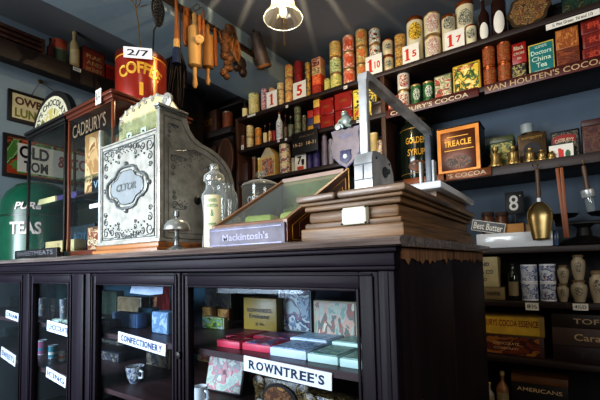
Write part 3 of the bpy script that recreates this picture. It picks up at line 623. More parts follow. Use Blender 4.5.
# brass weights
for i, (xc, yt_, s_, l_) in enumerate(((495, 147, 1.15, 'tallest bell shaped brass weight, beside the treacle tin'), (512.5, 145.5, 1.1, 'second tall bell shaped brass weight from the treacle tin'), (529.5, 147.5, .95, 'middling brass weight in front of the arched caddy'), (541.5, 149.5, .85, 'small brass weight at the right of the arched caddy'), (551, 151, .7, 'smallest brass weight, beside the white card'))):
    Y_ = YF-.012; p = at(xc, yt_, Y=Y_); h = p.z-Z; r = .034*s_
    t = thing('brass_weight', l_, 'weight', (p.x, Y_, Z), 0, 'brass bell weights on the treacle shelf')
    part(B().lathe([(r, 0), (r*1.02, h*.06), (r, h*.1), (r*.72, h*.14), (r*.6, h*.4), (r*.75, h*.6), (r*.7, h*.64), (r*.32, h*.68), (r*.28, h*.74), (r*.44, h*.84), (r*.42, h*.94), (0, h)], seg=20), 'body', M('dull weight brass', '#9a8250', .33, .7, .25, 18), t)

# hooks and tools hanging under the treacle shelf
def hook(parent, z):
    part(B().tube([(0, 0, 0), (0, -.012, -.004), (0, -.018, -.016), (0, -.01, -.03), (0, 0, -.026)], .0022), 'hook', BRASSD, parent)
YH = SF-.03
# brass scoop
p = at(537, 168, Y=YH); pe = at(538.5, 198, Y=YH).z-p.z; pb = at(538, 240, Y=YH).z-p.z
t = thing('brass_scoop', 'brass sugar scoop with a wooden handle hanging from the shelf', 'scoop', (p.x, YH, p.z))
part(B().tube([(-.016, .01, .008), (-.018, -.006, .022), (-.008, -.014, .026), (.006, -.01, .012), (0, 0, -.004)], .002), 'hook', BRASSD, t)
part(B().lathe([(.004, 0), (.009, -.006), (.0105, -.03), (.009, pe*.5), (.0115, pe*.86), (.009, pe), (0, pe)][::-1], seg=14), 'handle', WOOD('grey brown handle', '#4c3a2c', .5, 'Z'), t)
part(B().lathe([(.007, pe-.02), (.0085, pe-.018), (.0085, pe+.002), (.006, pe+.004)], seg=14), 'ferrule', WHITEB, t)
b = B(); L_ = pe-.012-pb; rows = []
W_ = .056
for i in range(15):
    u = i/14; zz = pe-.012-u*L_
    rr_ = W_*(math.sin(min(1, u*2.6)*PI/2)**.7)*(1-.38*max(0, (u-.4)/.6)**1.3)
    rows.append([b.bm.verts.new((rr_*math.sin(q), .5*rr_*(math.cos(q))*1.1+.0, zz)) for q in [(-1+2*k/12)*PI*.62 for k in range(13)]])
for r0, r1 in zip(rows, rows[1:]):
    for k in range(12): b.bm.faces.new((r0[k], r0[k+1], r1[k+1], r1[k]))
bm_ = b.build('bowl', M('old scoop brass', '#917c50', .3, .7, .2, 14), t); sm = bm_.modifiers.new('s', 'SOLIDIFY'); sm.thickness = .0015
# butter hands
p = at(559, 167, Y=YH); pb = at(563, 238, Y=YH).z-p.z
t = thing('butter_hands', 'pair of long narrow wooden butter hands hanging on a hook', 'utensil', (p.x, YH, p.z))
part(B().tube([(0, .012, .012), (0, -.006, .014), (0, -.01, -.004), (0, 0, -.01)], .002), 'hook', BRASSD, t)
for k, s_ in enumerate((-1, 1)):
    mt = Matrix.Rotation(-.055 if s_ < 0 else -.025, 4, 'Y')
    part(B().box(-.0075, .0075, -.006, .006, pb, -.004, .003, mt @ Matrix.Translation((s_*.009+.006*0, 0, 0))), 'paddle', WOOD('ruddy utensil wood', '#7a4422', .5, 'Z'), t)
# glass mallet
p = at(583, 164, Y=YH); z1 = at(586, 190, Y=YH).z-p.z; z2 = at(587, 198, Y=YH).z-p.z; z3 = at(589, 212, Y=YH).z-p.z
t = thing('whisk_handle', 'short wooden handled tool with a steel collar and glass end', 'utensil', (p.x, YH, p.z), rot=(0, math.radians(-5), 0))
part(B().tube([(0, .01, .02), (0, -.006, .02), (0, -.006, 0), (0, 0, -.012)], .002), 'hook', BRASSD, t)
part(B().lathe([(.012, z1), (.0085, z1*.6), (.011, -.03), (.009, -.01), (0, -.006)], seg=14), 'handle', WOOD('grey brown handle', '#4c3a2c'), t)
part(B().lathe([(.026, z2), (.028, z2+.004), (.028, z1-.004), (.024, z1), (0, z1)], seg=20), 'collar', STEEL, t)
part(B().lathe([(.012, z3), (.016, z3+.01), (.017, z2), (0, z2)], seg=16), 'glass_end', JARG, t)

# number sign on a stake
p = at(514.5, 203, Y=2.5)
t = thing('number_sign', 'small black sign with a white 8 on a stake', 'sign', (p.x, 2.5, S4))
part(B().box(-.047, .047, -.004, .004, p.z-S4-.063, p.z-S4+.063, .003), 'plate', IRON, t)
part(B().box(-.004, .004, -.002, .004, 0, p.z-S4-.062), 'stake', IRON, t)
T(t, '8', -.004, -.0055, p.z-S4, .046, .088, WHITE, bold=.01, name='numeral')
part(B().box(.026, .032, -.0052, -.004, p.z-S4+.036, p.z-S4+.042), 'dot', WHITE, t)

# ------------------------------------------------------------------ counter-height shelf, right (S4)
Z = S4
xa_, xb_ = at(476, 240, Y=SF+.005).x, at(553, 240, Y=SF+.005).x; h = at(515, 232, Y=SF+.005).z-Z
t = thing('china_slab', 'long white glazed china block on the shelf behind the counter', 'slab', ((xa_+xb_)/2, SF+.005, Z))
w = xb_-xa_
part(B().box(-w/2, w/2, 0, .2, 0, h, .008), 'body', CERAM, t)
part(B().box(w/2-.001, w/2+.022, .03, .19, .002, h*.98, .006), 'blue_end', M('blue glazed end', '#4a6484', .2, coat=.4), t)
ZT = Z+h
box_at('cheese_block', 'long tan wooden block on the white china block', 'block', at(503.5, 227, Y=2.33).x, at(524, 227, Y=2.33).x, 2.33, .06, ZT, at(514, 223.5, Y=2.33).z, M('tan block', '#b5803f', .6, 0, .12), lid=False)
box_at('butter_block', 'smaller tan block right of the long one, behind the scoop', 'block', at(525.5, 227, Y=2.35).x, at(532, 227, Y=2.35).x, 2.35, .06, ZT, at(528, 224, Y=2.35).z, M('dull tan block', '#8c6a44', .6), lid=False)
t = thing('butter_sign', 'tilted black and white sign reading Best Butter', 'sign', (at(488, 227, Y=2.305).x, 2.305, at(488, 227, Y=2.305).z), rot=(0, math.radians(13), 0))
part(B().box(-.084, .084, 0, .006, -.03, .03, .002), 'board', WHITE, t)
part(B().box(-.08, .08, -.0012, .001, -.026, .026), 'black_field', BLACK, t)
part(B().box(-.004, .004, .006, .012, -.075, .02), 'stake', IRON, t)
T(t, 'Best Butter', 0, -.0022, 0, .145, .036, WHITE, bold=.02)
for i, (xc, yt_) in enumerate(((487.5, 212), (501.5, 212))):
    Y_ = 2.42; p = at(xc, yt_, Y=Y_); r = .034; h = p.z-ZT
    t = thing('pickle_jar', ['brown stoneware pot left of the number 8 sign, behind the butter sign', 'brown stoneware pot directly beside the stake of the number 8 sign'][i], 'pot', (p.x, Y_, ZT))
    part(B().lathe([(r*.85, 0), (r, h*.15), (r, h*.7), (r*.8, h*.82), (0, h*.82)]), 'body', M('brown stoneware', '#5a3624', .35, coat=.3), t)
    part(B().lathe([(r*.95, h*.8), (r, h*.84), (r*.95, h*.98), (0, h)]), 'cloth_lid', M('dark cloth lid', '#3a2620', .8), t)
# black cast iron shop scales at right
p = at(585, 244, Y=2.4)
t = thing('counter_scales', 'black cast iron weighing scales in the shade at the right', 'scales', (p.x, 2.42, Z))
part(B().lathe([(.1, 0), (.11, .01), (.09, .03), (.035, .05), (.028, .09), (.05, .11), (0, .115)], seg=24), 'base', IRON, t)
part(B().box(-.12, .12, -.015, .015, .105, .125, .005), 'beam', IRON, t)
for s_ in (-1, 1):
    part(B().lathe([(.02, .125), (.024, .14), (.07, .15), (.085, .165), (.08, .165), (.066, .156), (0, .155)], (s_*.1, 0, 0), 20), 'pan', IRON, t)

# ------------------------------------------------------------------ jars shelf (S5)
Z = S5
def s5box(x0, x1, yt, z, zt, *a, **k): return sbox(x0, x1, yt, z, *a, zt=zt, **k)
zt1 = at(490, 287, Y=YF).z
sbox(466, 505, 287, Z, 'carton', 'long brown cardboard box, lower of the two beside the counter end', 'box', M('brown card box', '#7d6a44', .6), None, lid=False, zt=zt1-.001, d=.13, txt=(('S   WOOD   LIGHTER', .5, .3, .8),), tmat=M('dim ink', '#2a241c'))
sbox(462, 498, 257, zt1, 'carton', 'cream cardboard box with printed lines, on the long brown box', 'box', M('cream card box', '#b5a578', .6), None, lid=False, d=.12, txt=(('A. LAND', .75, .12, .55), ('FOND & CO', .5, .13, .75), ('LIMITED', .25, .1, .4)), tmat=M('dim ink', '#2a241c'))
bottle(507.5, 518.5, 263, Z, 'dark square shouldered bottle with a buff label beside the blue and white tins', BOTG, M('buff label', '#8c7c5a'), IRON, shoulder=.7, neck=.4)
for (xa, xb, yt_, w_) in ((520.5, 537.5, 264.5, 'left'), (539.5, 556.5, 264, 'right')):
    stack(xa, xb, yt_, 2, Z, 'delft_tin', 'white tin with blue print, {} of the %s pair' % w_, 'tin', ART('blue delft print '+w_, ['#c9ccd2', '#d0d2d6', '#3a5488', '#c6c9cf', '#7a4a4a' if w_ == 'right' else '#5a74a8'], 34, stretch=(1, 1, 1.3), seed=70+len(w_)), rim=WHITEB)
def pot(x0, x1, yt, z, zt, label, big=False):
    x, y, r, h, ang = cyl_place(x0, x1, yt, z, YF-.01)
    if zt: h = zt-z
    t = thing('stoneware_jar', label, 'jar', (x, y, z))
    JB = M('stoneware jar glaze', '#a89a80', .35, 0, .12, 20, coat=.3)
    part(B().lathe([(r*.6, 0), (r*.66, h*.04), (r*.9, h*.35), (r, h*.62), (r*.93, h*.76), (r*.66, h*.83), (r*.64, h*.87), (r*.74, h*.9), (0, h*.9)], seg=28), 'body', JB, t)
    part(B().lathe([(r*.76, h*.89), (r*.78, h*.97), (r*.6, h), (0, h)], seg=24), 'cap', M('tan jar cap', '#7a6248', .5), t)
    part(B().patch(r*1.0, ang, r*1.0, h*.3, h*.72), 'printed_seal', ART('brown jar seal', ['#a89a80', '#3c342c', '#a89a80', '#5a4c3c'], 90, seed=75), t)
    return h
zz = at(563, 283.5, Y=YF).z
pot(557.5, 569.5, 283.5, Z, zz, 'small stoneware cream jar, lower of the narrow pair'); pot(557.5, 569.5, 265, zz+.0005, None, 'small stoneware cream jar, upper of the narrow pair')
zz = at(578, 280, Y=YF).z
pot(570.5, 588, 279, Z, zz, 'round stoneware cream jar, lower of the wide pair'); pot(570.8, 586, 254.5, zz+.0005, None, 'round stoneware cream jar, upper of the wide pair')
pot(589, 606, 270.5, Z, None, 'single stoneware cream jar at the right end of the jar shelf')
shelf_ticket(532, 306.5, .058, '8½', 'white ticket on the shelf edge below the blue and white tins', h=.038)
shelf_ticket(580.5, 307, .06, '4½D', 'white ticket on the shelf edge below the stoneware jars', h=.032)

# ------------------------------------------------------------------ cocoa box shelf (S6)
Z = S6
zt1 = at(510, 335.5, Y=YF).z
sbox(472, 544.5, 336, Z, 'display_box', 'brown pictorial chocolate box under the yellow cocoa essence box', 'box', M('dark brown carton', '#3a1c12', .5), ART('brown landscape print', ['#6a2c14', '#3c1c12', '#8c5a24', '#54281a'], 9, stretch=(1, 1, 2), seed=76), d=.2, lid=False, zt=zt1-.001, txt=(('CHOCOLATE', .6, .13, .35), ('COMPANY', .35, .11, .35)), tmat=LETC)
sbox(470, 544.5, 315.5, zt1, 'display_box', 'yellow box with red letters reading COCOA ESSENCE', 'box', M('mustard carton', '#8a6a20', .5), M('yellow label paper', '#b8942e', .5, 0, .2), d=.2, lid=False, txt=(('CADBURYS COCOA ESSENCE', .62, .32, .86),), tmat=M('brown red ink', '#6a1a10'))
xa_ = at(552, 335, Y=YF).x
for i, (y_, c_, s_, l_) in enumerate(((345, '#241414', 'TEA', 'dark lowest box of the right hand pile on the cocoa shelf'), (327, '#4a3830', 'Caramel', 'grey pink lettered box, middle of the right hand pile'), (313, '#2a2018', 'TOFFEE', 'dark top box of the right hand pile under the stoneware jars'))):
    zlo = Z if i == 0 else at(575, (345, 327)[i-1]+1, Y=YF).z
    box_at('display_box', l_, 'box', xa_, xa_+.36, YF, .2, zlo, at(575, y_+1, Y=YF).z-.001, M('pile carton '+c_, c_, .5), None, lid=False, txt=((s_, .5, .38, .5),), tmat=LETC if i else M('dim ink', '#2a241c'))
# ------------------------------------------------------------------ lowest visible shelf
Z = .14
def zl(px, py): return at(px, py, Y=YF).z
xa_, xb_ = at(511.5, 385, Y=YF).x, at(568, 385, Y=YF).x
box_at('display_box', 'dark box with tan lid strip reading AMERICANS on the lowest shelf', 'box', xa_, xb_, YF, .18, Z, zl(540, 377), IRON, None, lid=True, lidm=M('tan lid strip', '#5c3a1c', .5), txt=(('AMERICANS', .68, .09, .8),), tmat=LETC)
bottle(485, 494.5, 382, Z, 'pale stoneware bottle at the left end of the lowest shelf', M('pale jug glaze', '#8c8470', .4), M('buff label', '#8c7c5a'), CREAMD)
bottle(496, 509, 371, Z, 'tall tan stoneware bottle beside the AMERICANS box', M('tan jug glaze', '#7a5230', .4), M('buff label', '#8c7c5a'), CREAMD)
# ------------------------------------------------------------------ the shop counter
CT, CFY, CBY, CRX, CLX = 1.0, .66, 1.50, -.26, -2.80
SH1, SH2 = .735, .555
counter = thing('shop_counter', 'long dark wooden shop counter with glazed cupboard doors below', 'counter', (0, 0, 0))
part(B().prism([(CFY-.012, CT-.019), (CFY-.022, CT-.016), (CFY-.026, CT-.009), (CFY-.022, CT-.003), (CFY-.012, CT), (CBY+.02, CT), (CBY+.02, CT-.019)], 'X', CLX-.02, CRX+.022), 'worktop', TOPW, counter)
part(B().box(CLX, CRX+.008, CFY-.006, CFY+.02, CT-.029, CT-.0195, .003), 'cornice', COUNTERX, counter)
part(B().box(CLX, CRX, CFY+.003, CFY+.03, CT-.053, CT-.0295, .002), 'frieze', COUNTERX, counter)
part(B().box(CLX, CRX+.003, CFY-.003, CFY+.02, CT-.062, CT-.0535, .003), 'bead', COUNTERX, counter)
# end: two wide boards and the pale torn strip
for ya, yb in ((CFY+.031, 1.065), (1.068, CBY)):
    part(B().box(CRX-.022, CRX, ya, yb, .0, CT-.02, .001), 'end_board', ENDW, counter)
random.seed(3)
poly = [(CFY+.033, CT-.021)]; yv = CFY+.033
lo = []
n_ = 46
for i in range(n_+1):
    yv = CFY+.033+(CBY-.01-CFY-.033)*i/n_
    lo.append((yv, CT-.040-random.uniform(0, .007)-(.009 if random.random() < .18 else 0)))
for seg in (lo[:23], lo[23:]):
    part(B().prism([(seg[0][0], CT-.021), (seg[-1][0], CT-.021)]+seg[::-1], 'X', CRX, CRX+.0025), 'torn_strip', RAW, counter)
part(B().box(CLX, CRX-.023, CBY-.02, CBY-.001, 0, CT-.02), 'back_panel', M('counter back', '#171112', .6), counter)
part(B().box(CLX, CRX-.023, CFY+.035, CBY-.022, SH1-.016, SH1), 'inner_shelf', WOOD('inner shelf', '#3f2b2b', .4), counter)
part(B().box(CLX, CRX-.023, CFY+.035, CBY-.022, SH2-.016, SH2), 'inner_shelf', WOOD('inner shelf', '#3f2b2b', .4), counter)
part(B().box(CLX, CRX-.023, CFY+.02, CBY-.022, .0, .12), 'plinth', COUNTERX, counter)
# posts
posts = [(CLX, -2.40), (-1.887, -1.828), (-1.455, -1.332), (-.8625, -.8575), (-.292, CRX)]
for a, b in posts: part(B().box(a, b, CFY, CFY+.03, .0, CT-.0625, .003), 'post', COUNTER, counter)
for a, b in ((-1.455, -1.332),): part(B().box(a+.03, b-.03, CFY-.008, CFY, .0, CT-.065, .003), 'pilaster', COUNTER, counter)
part(B().box(-.279, -.272, CFY-.002, CFY, .0, CT-.064), 'bead_upright', COUNTER, counter)
doors = [(-2.40, -1.887, -2.36, -1.921), (-1.828, -1.455, -1.797, -1.487), (-1.332, -.8625, -1.302, -.888), (-.8575, -.292, -.832, -.332)]
OT = .904
for a, b, c_, d_ in doors:
    dr = part(B().box(a+.001, c_, CFY+.004, CFY+.026, .13, CT-.064, .002), 'door', COUNTER, counter)
    def sub(bb, nm, m): return part(bb, nm, m, dr)
    sub(B().box(d_, b-.001, CFY+.004, CFY+.026, .13, CT-.064, .002), 'door_stile', COUNTER)
    sub(B().box(c_, d_, CFY+.004, CFY+.026, OT, CT-.064, .002), 'door_rail', COUNTERX)
    sub(B().box(c_, d_, CFY+.004, CFY+.026, .13, .2, .002), 'door_rail', COUNTERX)
    for q in ((c_, c_+.006, .2, OT), (d_-.006, d_, .2, OT), (c_+.006, d_-.006, OT-.006, OT)):
        sub(B().box(q[0], q[1], CFY+.0005, CFY+.006, q[2], q[3], .0015), 'glazing_bead', COUNTER)
    sub(B().box(a+.012, b-.012, CFY-.001, CFY+.004, CT-.0715, CT-.067, .0015), 'door_moulding', COUNTERX)
    sub(B().box(a+.010, a+.0145, CFY-.001, CFY+.004, .14, CT-.072, .0015), 'door_moulding', COUNTER)
    sub(B().box(b-.0145, b-.010, CFY-.001, CFY+.004, .14, CT-.072, .0015), 'door_moulding', COUNTER)
    sub(B().box(c_, d_, CFY+.014, CFY+.017, .2, OT), 'pane', CABG)
    if b > -1.0 or abs(b+.8625) < .01: pass
part(B().lathe([(.004, 0), (.0095, .002), (.0095, .006), (.004, .008)], seg=14, mt=Matrix.Translation((-.86, CFY-.001, .72)) @ Matrix.Rotation(PI/2, 4, 'X')), 'key_plate', IRON, counter)

# name labels on the shelf edges inside
def cab_label(px0, px1, z1, h, s, label, Y=CFY+.026, tw=.86, rot=0., tm=BLUEP, bold=.01):
    x0 = at(px0, 350, Y=Y).x; x1 = at(px1, 355, Y=Y).x; w = x1-x0
    t = thing('shelf_label', label, 'shelf label', ((x0+x1)/2, Y, z1-h/2), rot=(0, rot, 0))
    part(B().box(-w/2, w/2, 0, .003, -h/2, h/2), 'card', WHITEB, t)
    if s in ("ROWNTREE'S", 'CONFECTIONERY'): TS(t, s, 0, -.0008, 0, w*.86, h*.56, tm, bold=.03)
    else: T(t, s, 0, -.0008, 0, w*tw, h*.5, tm, bold=bold)
    return t, w, h
YL = CFY+.031
zq = lambda px, py: at(px, py, Y=YL).z
t, w, h = cab_label(243.5, 331, zq(287, 364), .036, "ROWNTREE'S", "white shelf label reading ROWNTREE'S in the right cupboard", Y=YL, tm=M('blue black ink', '#16223c', .5), bold=.02, rot=math.radians(1.8))
t2, w2, h2 = cab_label(118, 165.5, zq(141, 337.5), .034, 'CONFECTIONERY', 'white shelf label reading CONFECTIONERY', Y=YL, rot=math.radians(4))
cab_label(46.5, 69.5, zq(58, 323), .042, 'CHOCOLATE', 'white label reading CHOCOLATE, upper of the two in the narrow cupboard', Y=YL, rot=math.radians(3))
cab_label(46.5, 66, zq(58, 372.5), .04, 'ICING', 'white label reading ICING, lower of the two in the narrow cupboard', Y=YL, rot=math.radians(6))
cab_label(5, 17.5, zq(11, 311.5), .036, 'CREAM', 'small white label, upper one in the leftmost cupboard', Y=YL, rot=math.radians(4))
cab_label(1, 15.5, zq(9, 351), .05, 'SWEETS', 'small white label, lower one in the leftmost cupboard', Y=YL, rot=math.radians(8))

# flat chocolate boxes on the Rowntree shelf
Z = SH1
def flat(px0, px1, Y0, Y1, h, name, label, side, top, group=None, rz=0, z=Z, by=None):
    yy = 345; X0 = at(px0, yy, Y=Y0).x; X1 = at(px1, yy, Y=Y0).x
    return flatx(X0, X1, Y0, Y1, h, name, label, side, top, z, rz)
def flatx(X0, X1, Y0, Y1, h, name, label, side, top, z=SH1, rz=0):
    w, d = X1-X0, Y1-Y0
    t = thing(name, label, 'box', ((X0+X1)/2, (Y0+Y1)/2, z), rz)
    part(B().box(-w/2, w/2, -d/2, d/2, 0, h, .002), 'body', side, t)
    part(B().box(-w/2+.006, w/2-.006, -d/2+.006, d/2-.006, h, h+.0012), 'top_label', top, t)
    return t
PINK = M('crimson box side', '#c43a52', .45, 0, .12); BLUEW = M('pale blue box side', '#c3d4e6', .45, 0, .08); GRNW = M('mint box side', '#bcd6cd', .45, 0, .08)
tp = lambda i, cs: ART('box top print %d' % i, cs, 30, seed=80+i)
flatx(-.862+.03, -.765, .80, .92, .016, 'chocolate_box', 'crimson flat box at the far left of the shelf', PINK, tp(0, ['#8c2436', '#b04a58', '#5c2230']))
flatx(-.80, -.715, .735, .80-.002, .018, 'chocolate_box', 'crimson flat box, front left of the red ones', PINK, tp(1, ['#a82c42', '#7c2434', '#c46a72']))
flatx(-.71, -.615, .74, .83, .018, 'chocolate_box', 'crimson flat box with blue oval print beside the pale blue boxes', PINK, tp(2, ['#a83a50', '#7c2c44', '#4a5c8c', '#c49aa4']))
flatx(-.76, -.64, .835, .92, .016, 'chocolate_box', 'crimson flat box with blue print in the second row', PINK, tp(3, ['#9c3448', '#3c5480', '#7c3048', '#b8808c']))
flatx(-.607, -.502, .728, .83, .02, 'chocolate_box', 'pale blue flat box above the Rowntrees label', BLUEW, tp(4, ['#8fa9c4', '#b4c8dc', '#6a88ac', '#9cb4cc']))
flatx(-.63, -.515, .84, .93, .022, 'chocolate_box', 'pale blue flat box in the second row', BLUEW, tp(5, ['#8fa9c4', '#a8c4d4', '#7c9cbc']))
flatx(-.496, -.418, .725, .83, .018, 'chocolate_box', 'mint green flat box right of the pale blue ones', GRNW, tp(6, ['#7cab94', '#9cc4ac', '#5c9484', '#a8b8c4']))
flatx(-.412, -.348, .722, .83, .018, 'chocolate_box', 'mint green flat box second from the door stile', GRNW, tp(7, ['#6a9c84', '#9cc4ac', '#86ac9c']))
flatx(-.342, -.29, .71, .83, .018, 'chocolate_box', 'mint green flat box half hidden by the door stile', GRNW, tp(8, ['#7cab94', '#9cc4ac', '#5c9484']))
flatx(-.50, -.395, .84, .93, .024, 'chocolate_box', 'green flat box in the second row behind the front mint ones', GRNW, tp(9, ['#5c9484', '#86ac9c', '#a8b8c4']))
# upright boxes at the back of that shelf
def card_box(px0, px1, yt, Y, z, d, name, label, cat, body, front, txt=(), tm=BLACK, group=None, zt=None, border=.04):
    X0 = at(px0, yt+20, Y=Y).x; X1 = at(px1, yt+20, Y=Y).x; zt = zt or at((px0+px1)/2, yt, Y=Y).z
    return box_at(name, label, cat, X0, X1, Y, d, z, zt, body, front, txt=txt, tmat=tm, lid=False, border=border)
card_box(243.5, 276.5, 298, .98, Z, .04, 'chocolate_tin', "olive gold tin lettered Rowntree's Eminent", 'tin', M('olive gold tin', '#8c7430', .4, 0, .15, 8), None, (("ROWNTREE'S", .62, .12, .72), ('Eminent', .44, .13, .6), ('2 lb', .2, .08, .25)), M('dark red ink', '#2c0c08'))
card_box(278, 311, 283, 1.02, Z, .03, 'picture_box', 'upright box with a blue and white crowd picture beside the gold tin', 'box', M('grey box', '#8c9498', .5), ART('blue crowd picture', ['#8ca0ac', '#55667c', '#b8c0bc', '#37425c', '#7c5c6a', '#98a8a8'], 22, seed=91))
card_box(313.5, 357.5, 301, .93, Z, .03, 'picture_box', 'upright box with a classical figures picture in a cream border', 'box', M('cream border box', '#9a9078', .5), ART('classical figures picture', ['#6c8478', '#98a090', '#b08c78', '#4c5c54', '#8c4a3c', '#c0b8a0'], 20, stretch=(1.6, 1, .8), seed=92), border=.05)
card_box(202, 224, 317, .93, Z, .02, 'landscape_box', 'small card box with a green landscape picture', 'box', M('pale landscape border', '#8c8c6a', .5), ART('green landscape', ['#6a8ca0', '#5c7c3c', '#8ca04c', '#3c5c34', '#8c9c9c'], 24, stretch=(1, 1, 2), seed=93))
card_box(202.5, 211.5, 307, 1.06, Z, .03, 'cream_box', 'narrow buff box behind the green landscape box', 'box', CREAMD, tp(10, ['#a8844c', '#c09a5c', '#8c5a34']))
card_box(205, 231, 288, 1.12, Z, .03, 'picture_box', 'dark picture box standing tall at the back left of the shelf', 'box', M('dull picture box', '#4c4438', .5), ART('dull figure picture', ['#4c4c48', '#3a3c40', '#6a6050', '#2c2c30'], 25, seed=94))
card_box(218, 229, 309, 1.09, Z, .03, 'cream_box', 'small orange buff box behind the landscape box on its right', 'box', M('orange buff box', '#a8743c', .5), tp(11, ['#a8743c', '#c09a5c', '#8c4a24']))
part(B().box(-2.38, -1.34, 1.26, 1.262, SH1+.001, .93), 'tinted_backing', M('teal reflection tint', '#234c5e', .7), counter)  # added sheets; their teal stands in for reflections in the cupboard glass
part(B().box(-2.38, -1.34, 1.26, 1.262, SH2+.001, SH1-.018), 'tinted_backing', M('teal reflection tint', '#234c5e', .7), counter)
part(B().box(-.86, -.3, 1.26, 1.262, SH1+.001, .93), 'tinted_backing', M('navy backing', '#141c30', .7), counter)
# below: lower shelf of the right cupboard
Z = SH2
x, y, r, h, ang = cyl_place(193, 208, 386, Z, .74)
t = thing('white_mug', 'white mug at the lower left of the right cupboard', 'mug', (x, y, Z))
part(B().lathe([(r*.9, 0), (r, .01), (r, h), (r*.92, h), (r*.9, .01), (0, .01)], close=False), 'body', CERAM, t)
part(B().tube([(r, 0, h*.8), (r*1.5, 0, h*.75), (r*1.6, 0, h*.45), (r*1.0, 0, h*.25)], .005), 'handle', CERAM, t)
# tilted picture tin
pc = at(222, 388, Y=.86)
t = thing('picture_tin', 'picture tin with a red cross of flowers, tipped back under the shelf', 'tin', (pc.x, .86, Z+.001), rot=(math.radians(-14), 0, math.radians(6)))
part(B().box(-.075, .075, 0, .03, 0, .125, .004), 'body', IRON, t)
part(B().box(-.069, .069, -.002, .001, .006, .119), 'picture', ART('rose picture', ['#7c8c78', '#98a48c', '#a83c48', '#5c6c64', '#b8b4a0'], 30, seed=95), t)
part(B().box(-.03, .03, -.0032, -.002, .055, .07), 'red_cross', REDD, t); part(B().box(-.009, .009, -.0032, -.002, .035, .092), 'red_cross', REDD, t)
card_box(196, 222, 352, 1.1, Z, .03, 'picture_box', 'faded cream and red print box behind the tipped picture tin', 'box', CREAMD, ART('faded rose print', ['#8c7c64', '#a0947c', '#8c4c3c', '#6c6450'], 25, seed=96), zt=SH1-.02)
card_box(222, 244, 352, 1.14, Z, .03, 'picture_box', 'plain maroon box at the back of the lower shelf', 'box', M('maroon card', '#4c1c18', .5), None, zt=SH1-.02)
# ornate black tins with filigree and oval
FIL = ART('gold filigree on black', ['#17130f', '#17130f', '#7c6434', '#1c1610', '#17130f'], 95, seed=97, detail=1)
def ornate(px, Y, w, h, d, label, z=Z, cy=None):
    X = at(px, 375, Y=Y).x
    t = thing('ornate_tin', label, 'tin', (X, Y, z))
    part(B().box(-w/2, w/2, 0, d, 0, h, .012), 'body', FIL, t)
    for s_ in (-1, 1):
        for u in (.2, .8):
            part(B().lathe([(.0, 0), (.018, .001), (.022, .004), (.018, .007), (0, .008)], seg=18, mt=Matrix.Translation((s_*w*.38, .003, h*u)) @ Matrix.Rotation(PI/2, 4, 'X')), 'boss', FIL, t)
    part(B().prism([(w*.3*math.cos(q), h*.5+h*.4*math.sin(q)) for q in [2*PI*k/32 for k in range(32)]], 'Y', -.007, .002), 'oval_rim', IRON, t)
    part(B().prism([(w*.25*math.cos(q), h*.5+h*.33*math.sin(q)) for q in [2*PI*k/32 for k in range(32)]], 'Y', -.009, -.006), 'oval_picture', ART('brown portrait', ['#4a2c18', '#7c5028', '#38200f', '#98703c'], 30, seed=98), t)
ornate(280, .80, .19, .1, .05, 'black tin with gold filigree and brown oval, front one below the Rowntrees label')
ornate(284, .94, .19, .155, .05, 'taller black and gold filigree tin behind the front oval one')
ornate(331, .76, .16, .095, .06, 'black and silver filigree tin at the right of the lower shelf')

# confectionery cupboard contents
Z = SH1
t = thing('paper_sheet', 'bluish white leaflet pinned at the top of the middle cupboard', 'paper', (at(146, 288, Y=.72).x, .72, at(146, 288, Y=.72).z))
part(B().prism([(-.09, -.018), (-.075, .02), (.03, .014), (.09, .02), (.085, -.016), (.02, -.022)], 'Y', 0, .002), 'sheet', M('blue white paper', '#93a0b6', .6), t)
part(B().box(-.004, .004, .002, .02, .004, .12), 'string', CREAMD, t)
cc = [(98, 116, 291, 'green brown box at the left of the middle cupboard', '#54665c'), (117, 141, 297, 'brown lettered box in the middle cupboard', '#6a5c44'), (112, 137, 313, 'blue wrapped slab box in front of the brown one', '#6088c0'), (138, 151, 308, 'dark teal box in the middle cupboard', '#44748c')]
for i, (a, b, yt_, l_, c_) in enumerate(cc):
    card_box(a, b, yt_, [.98, .93, .80, .86][i], Z, .04, 'sweet_box', l_, 'box', M('sweet box %d' % i, c_, .5), tp(12+i, [c_, ['#4c5c4c', '#5c4a30', '#7c98bc', '#3c6c7c'][i], c_]))
card_box(96, 111, 320, .76, Z, .05, 'sweet_box', 'dark plum sweet box at the lower left above the label', 'box', M('plum box', '#2c2434', .5), tp(16, ['#2c2434', '#54485c']))
card_box(152, 168, 312, .78, Z, .05, 'sweet_box', 'pale blue carton at the right of the middle cupboard', 'box', M('pale blue carton', '#5c7c9c', .5), tp(17, ['#7c98b4', '#5c7c9c', '#9cb0c4']))
# red cloth hanging
b = B(); r0 = []
X0 = at(157, 300, Y=.9).x; X1 = at(172, 300, Y=.9).x
for j in range(9):
    z_ = .89-(.89-.74)*j/8
    r0.append([b.bm.verts.new((X0+(X1-X0)*k/16*(1-.25*(1-j/8)), .9+.012*math.sin(k*1.7+j*.3)*(j/8+.2), z_)) for k in range(17)])
for q0, q1 in zip(r0, r0[1:]):
    for k in range(16): b.bm.faces.new((q0[k], q0[k+1], q1[k+1], q1[k]))
o = b.build('red_cloth', M('red cloth', '#8c1c20', .7, 0, .35, 8)); tag(o, 'red cloth hanging in folds inside the middle cupboard', 'cloth')
card_box(150, 160, 296, .98, Z, .03, 'sweet_box', 'brown orange striped box left of the red cloth', 'box', M('brown stripe box', '#5c3424', .5), tp(18, ['#7c4c2c', '#3c2420', '#9c6434']))
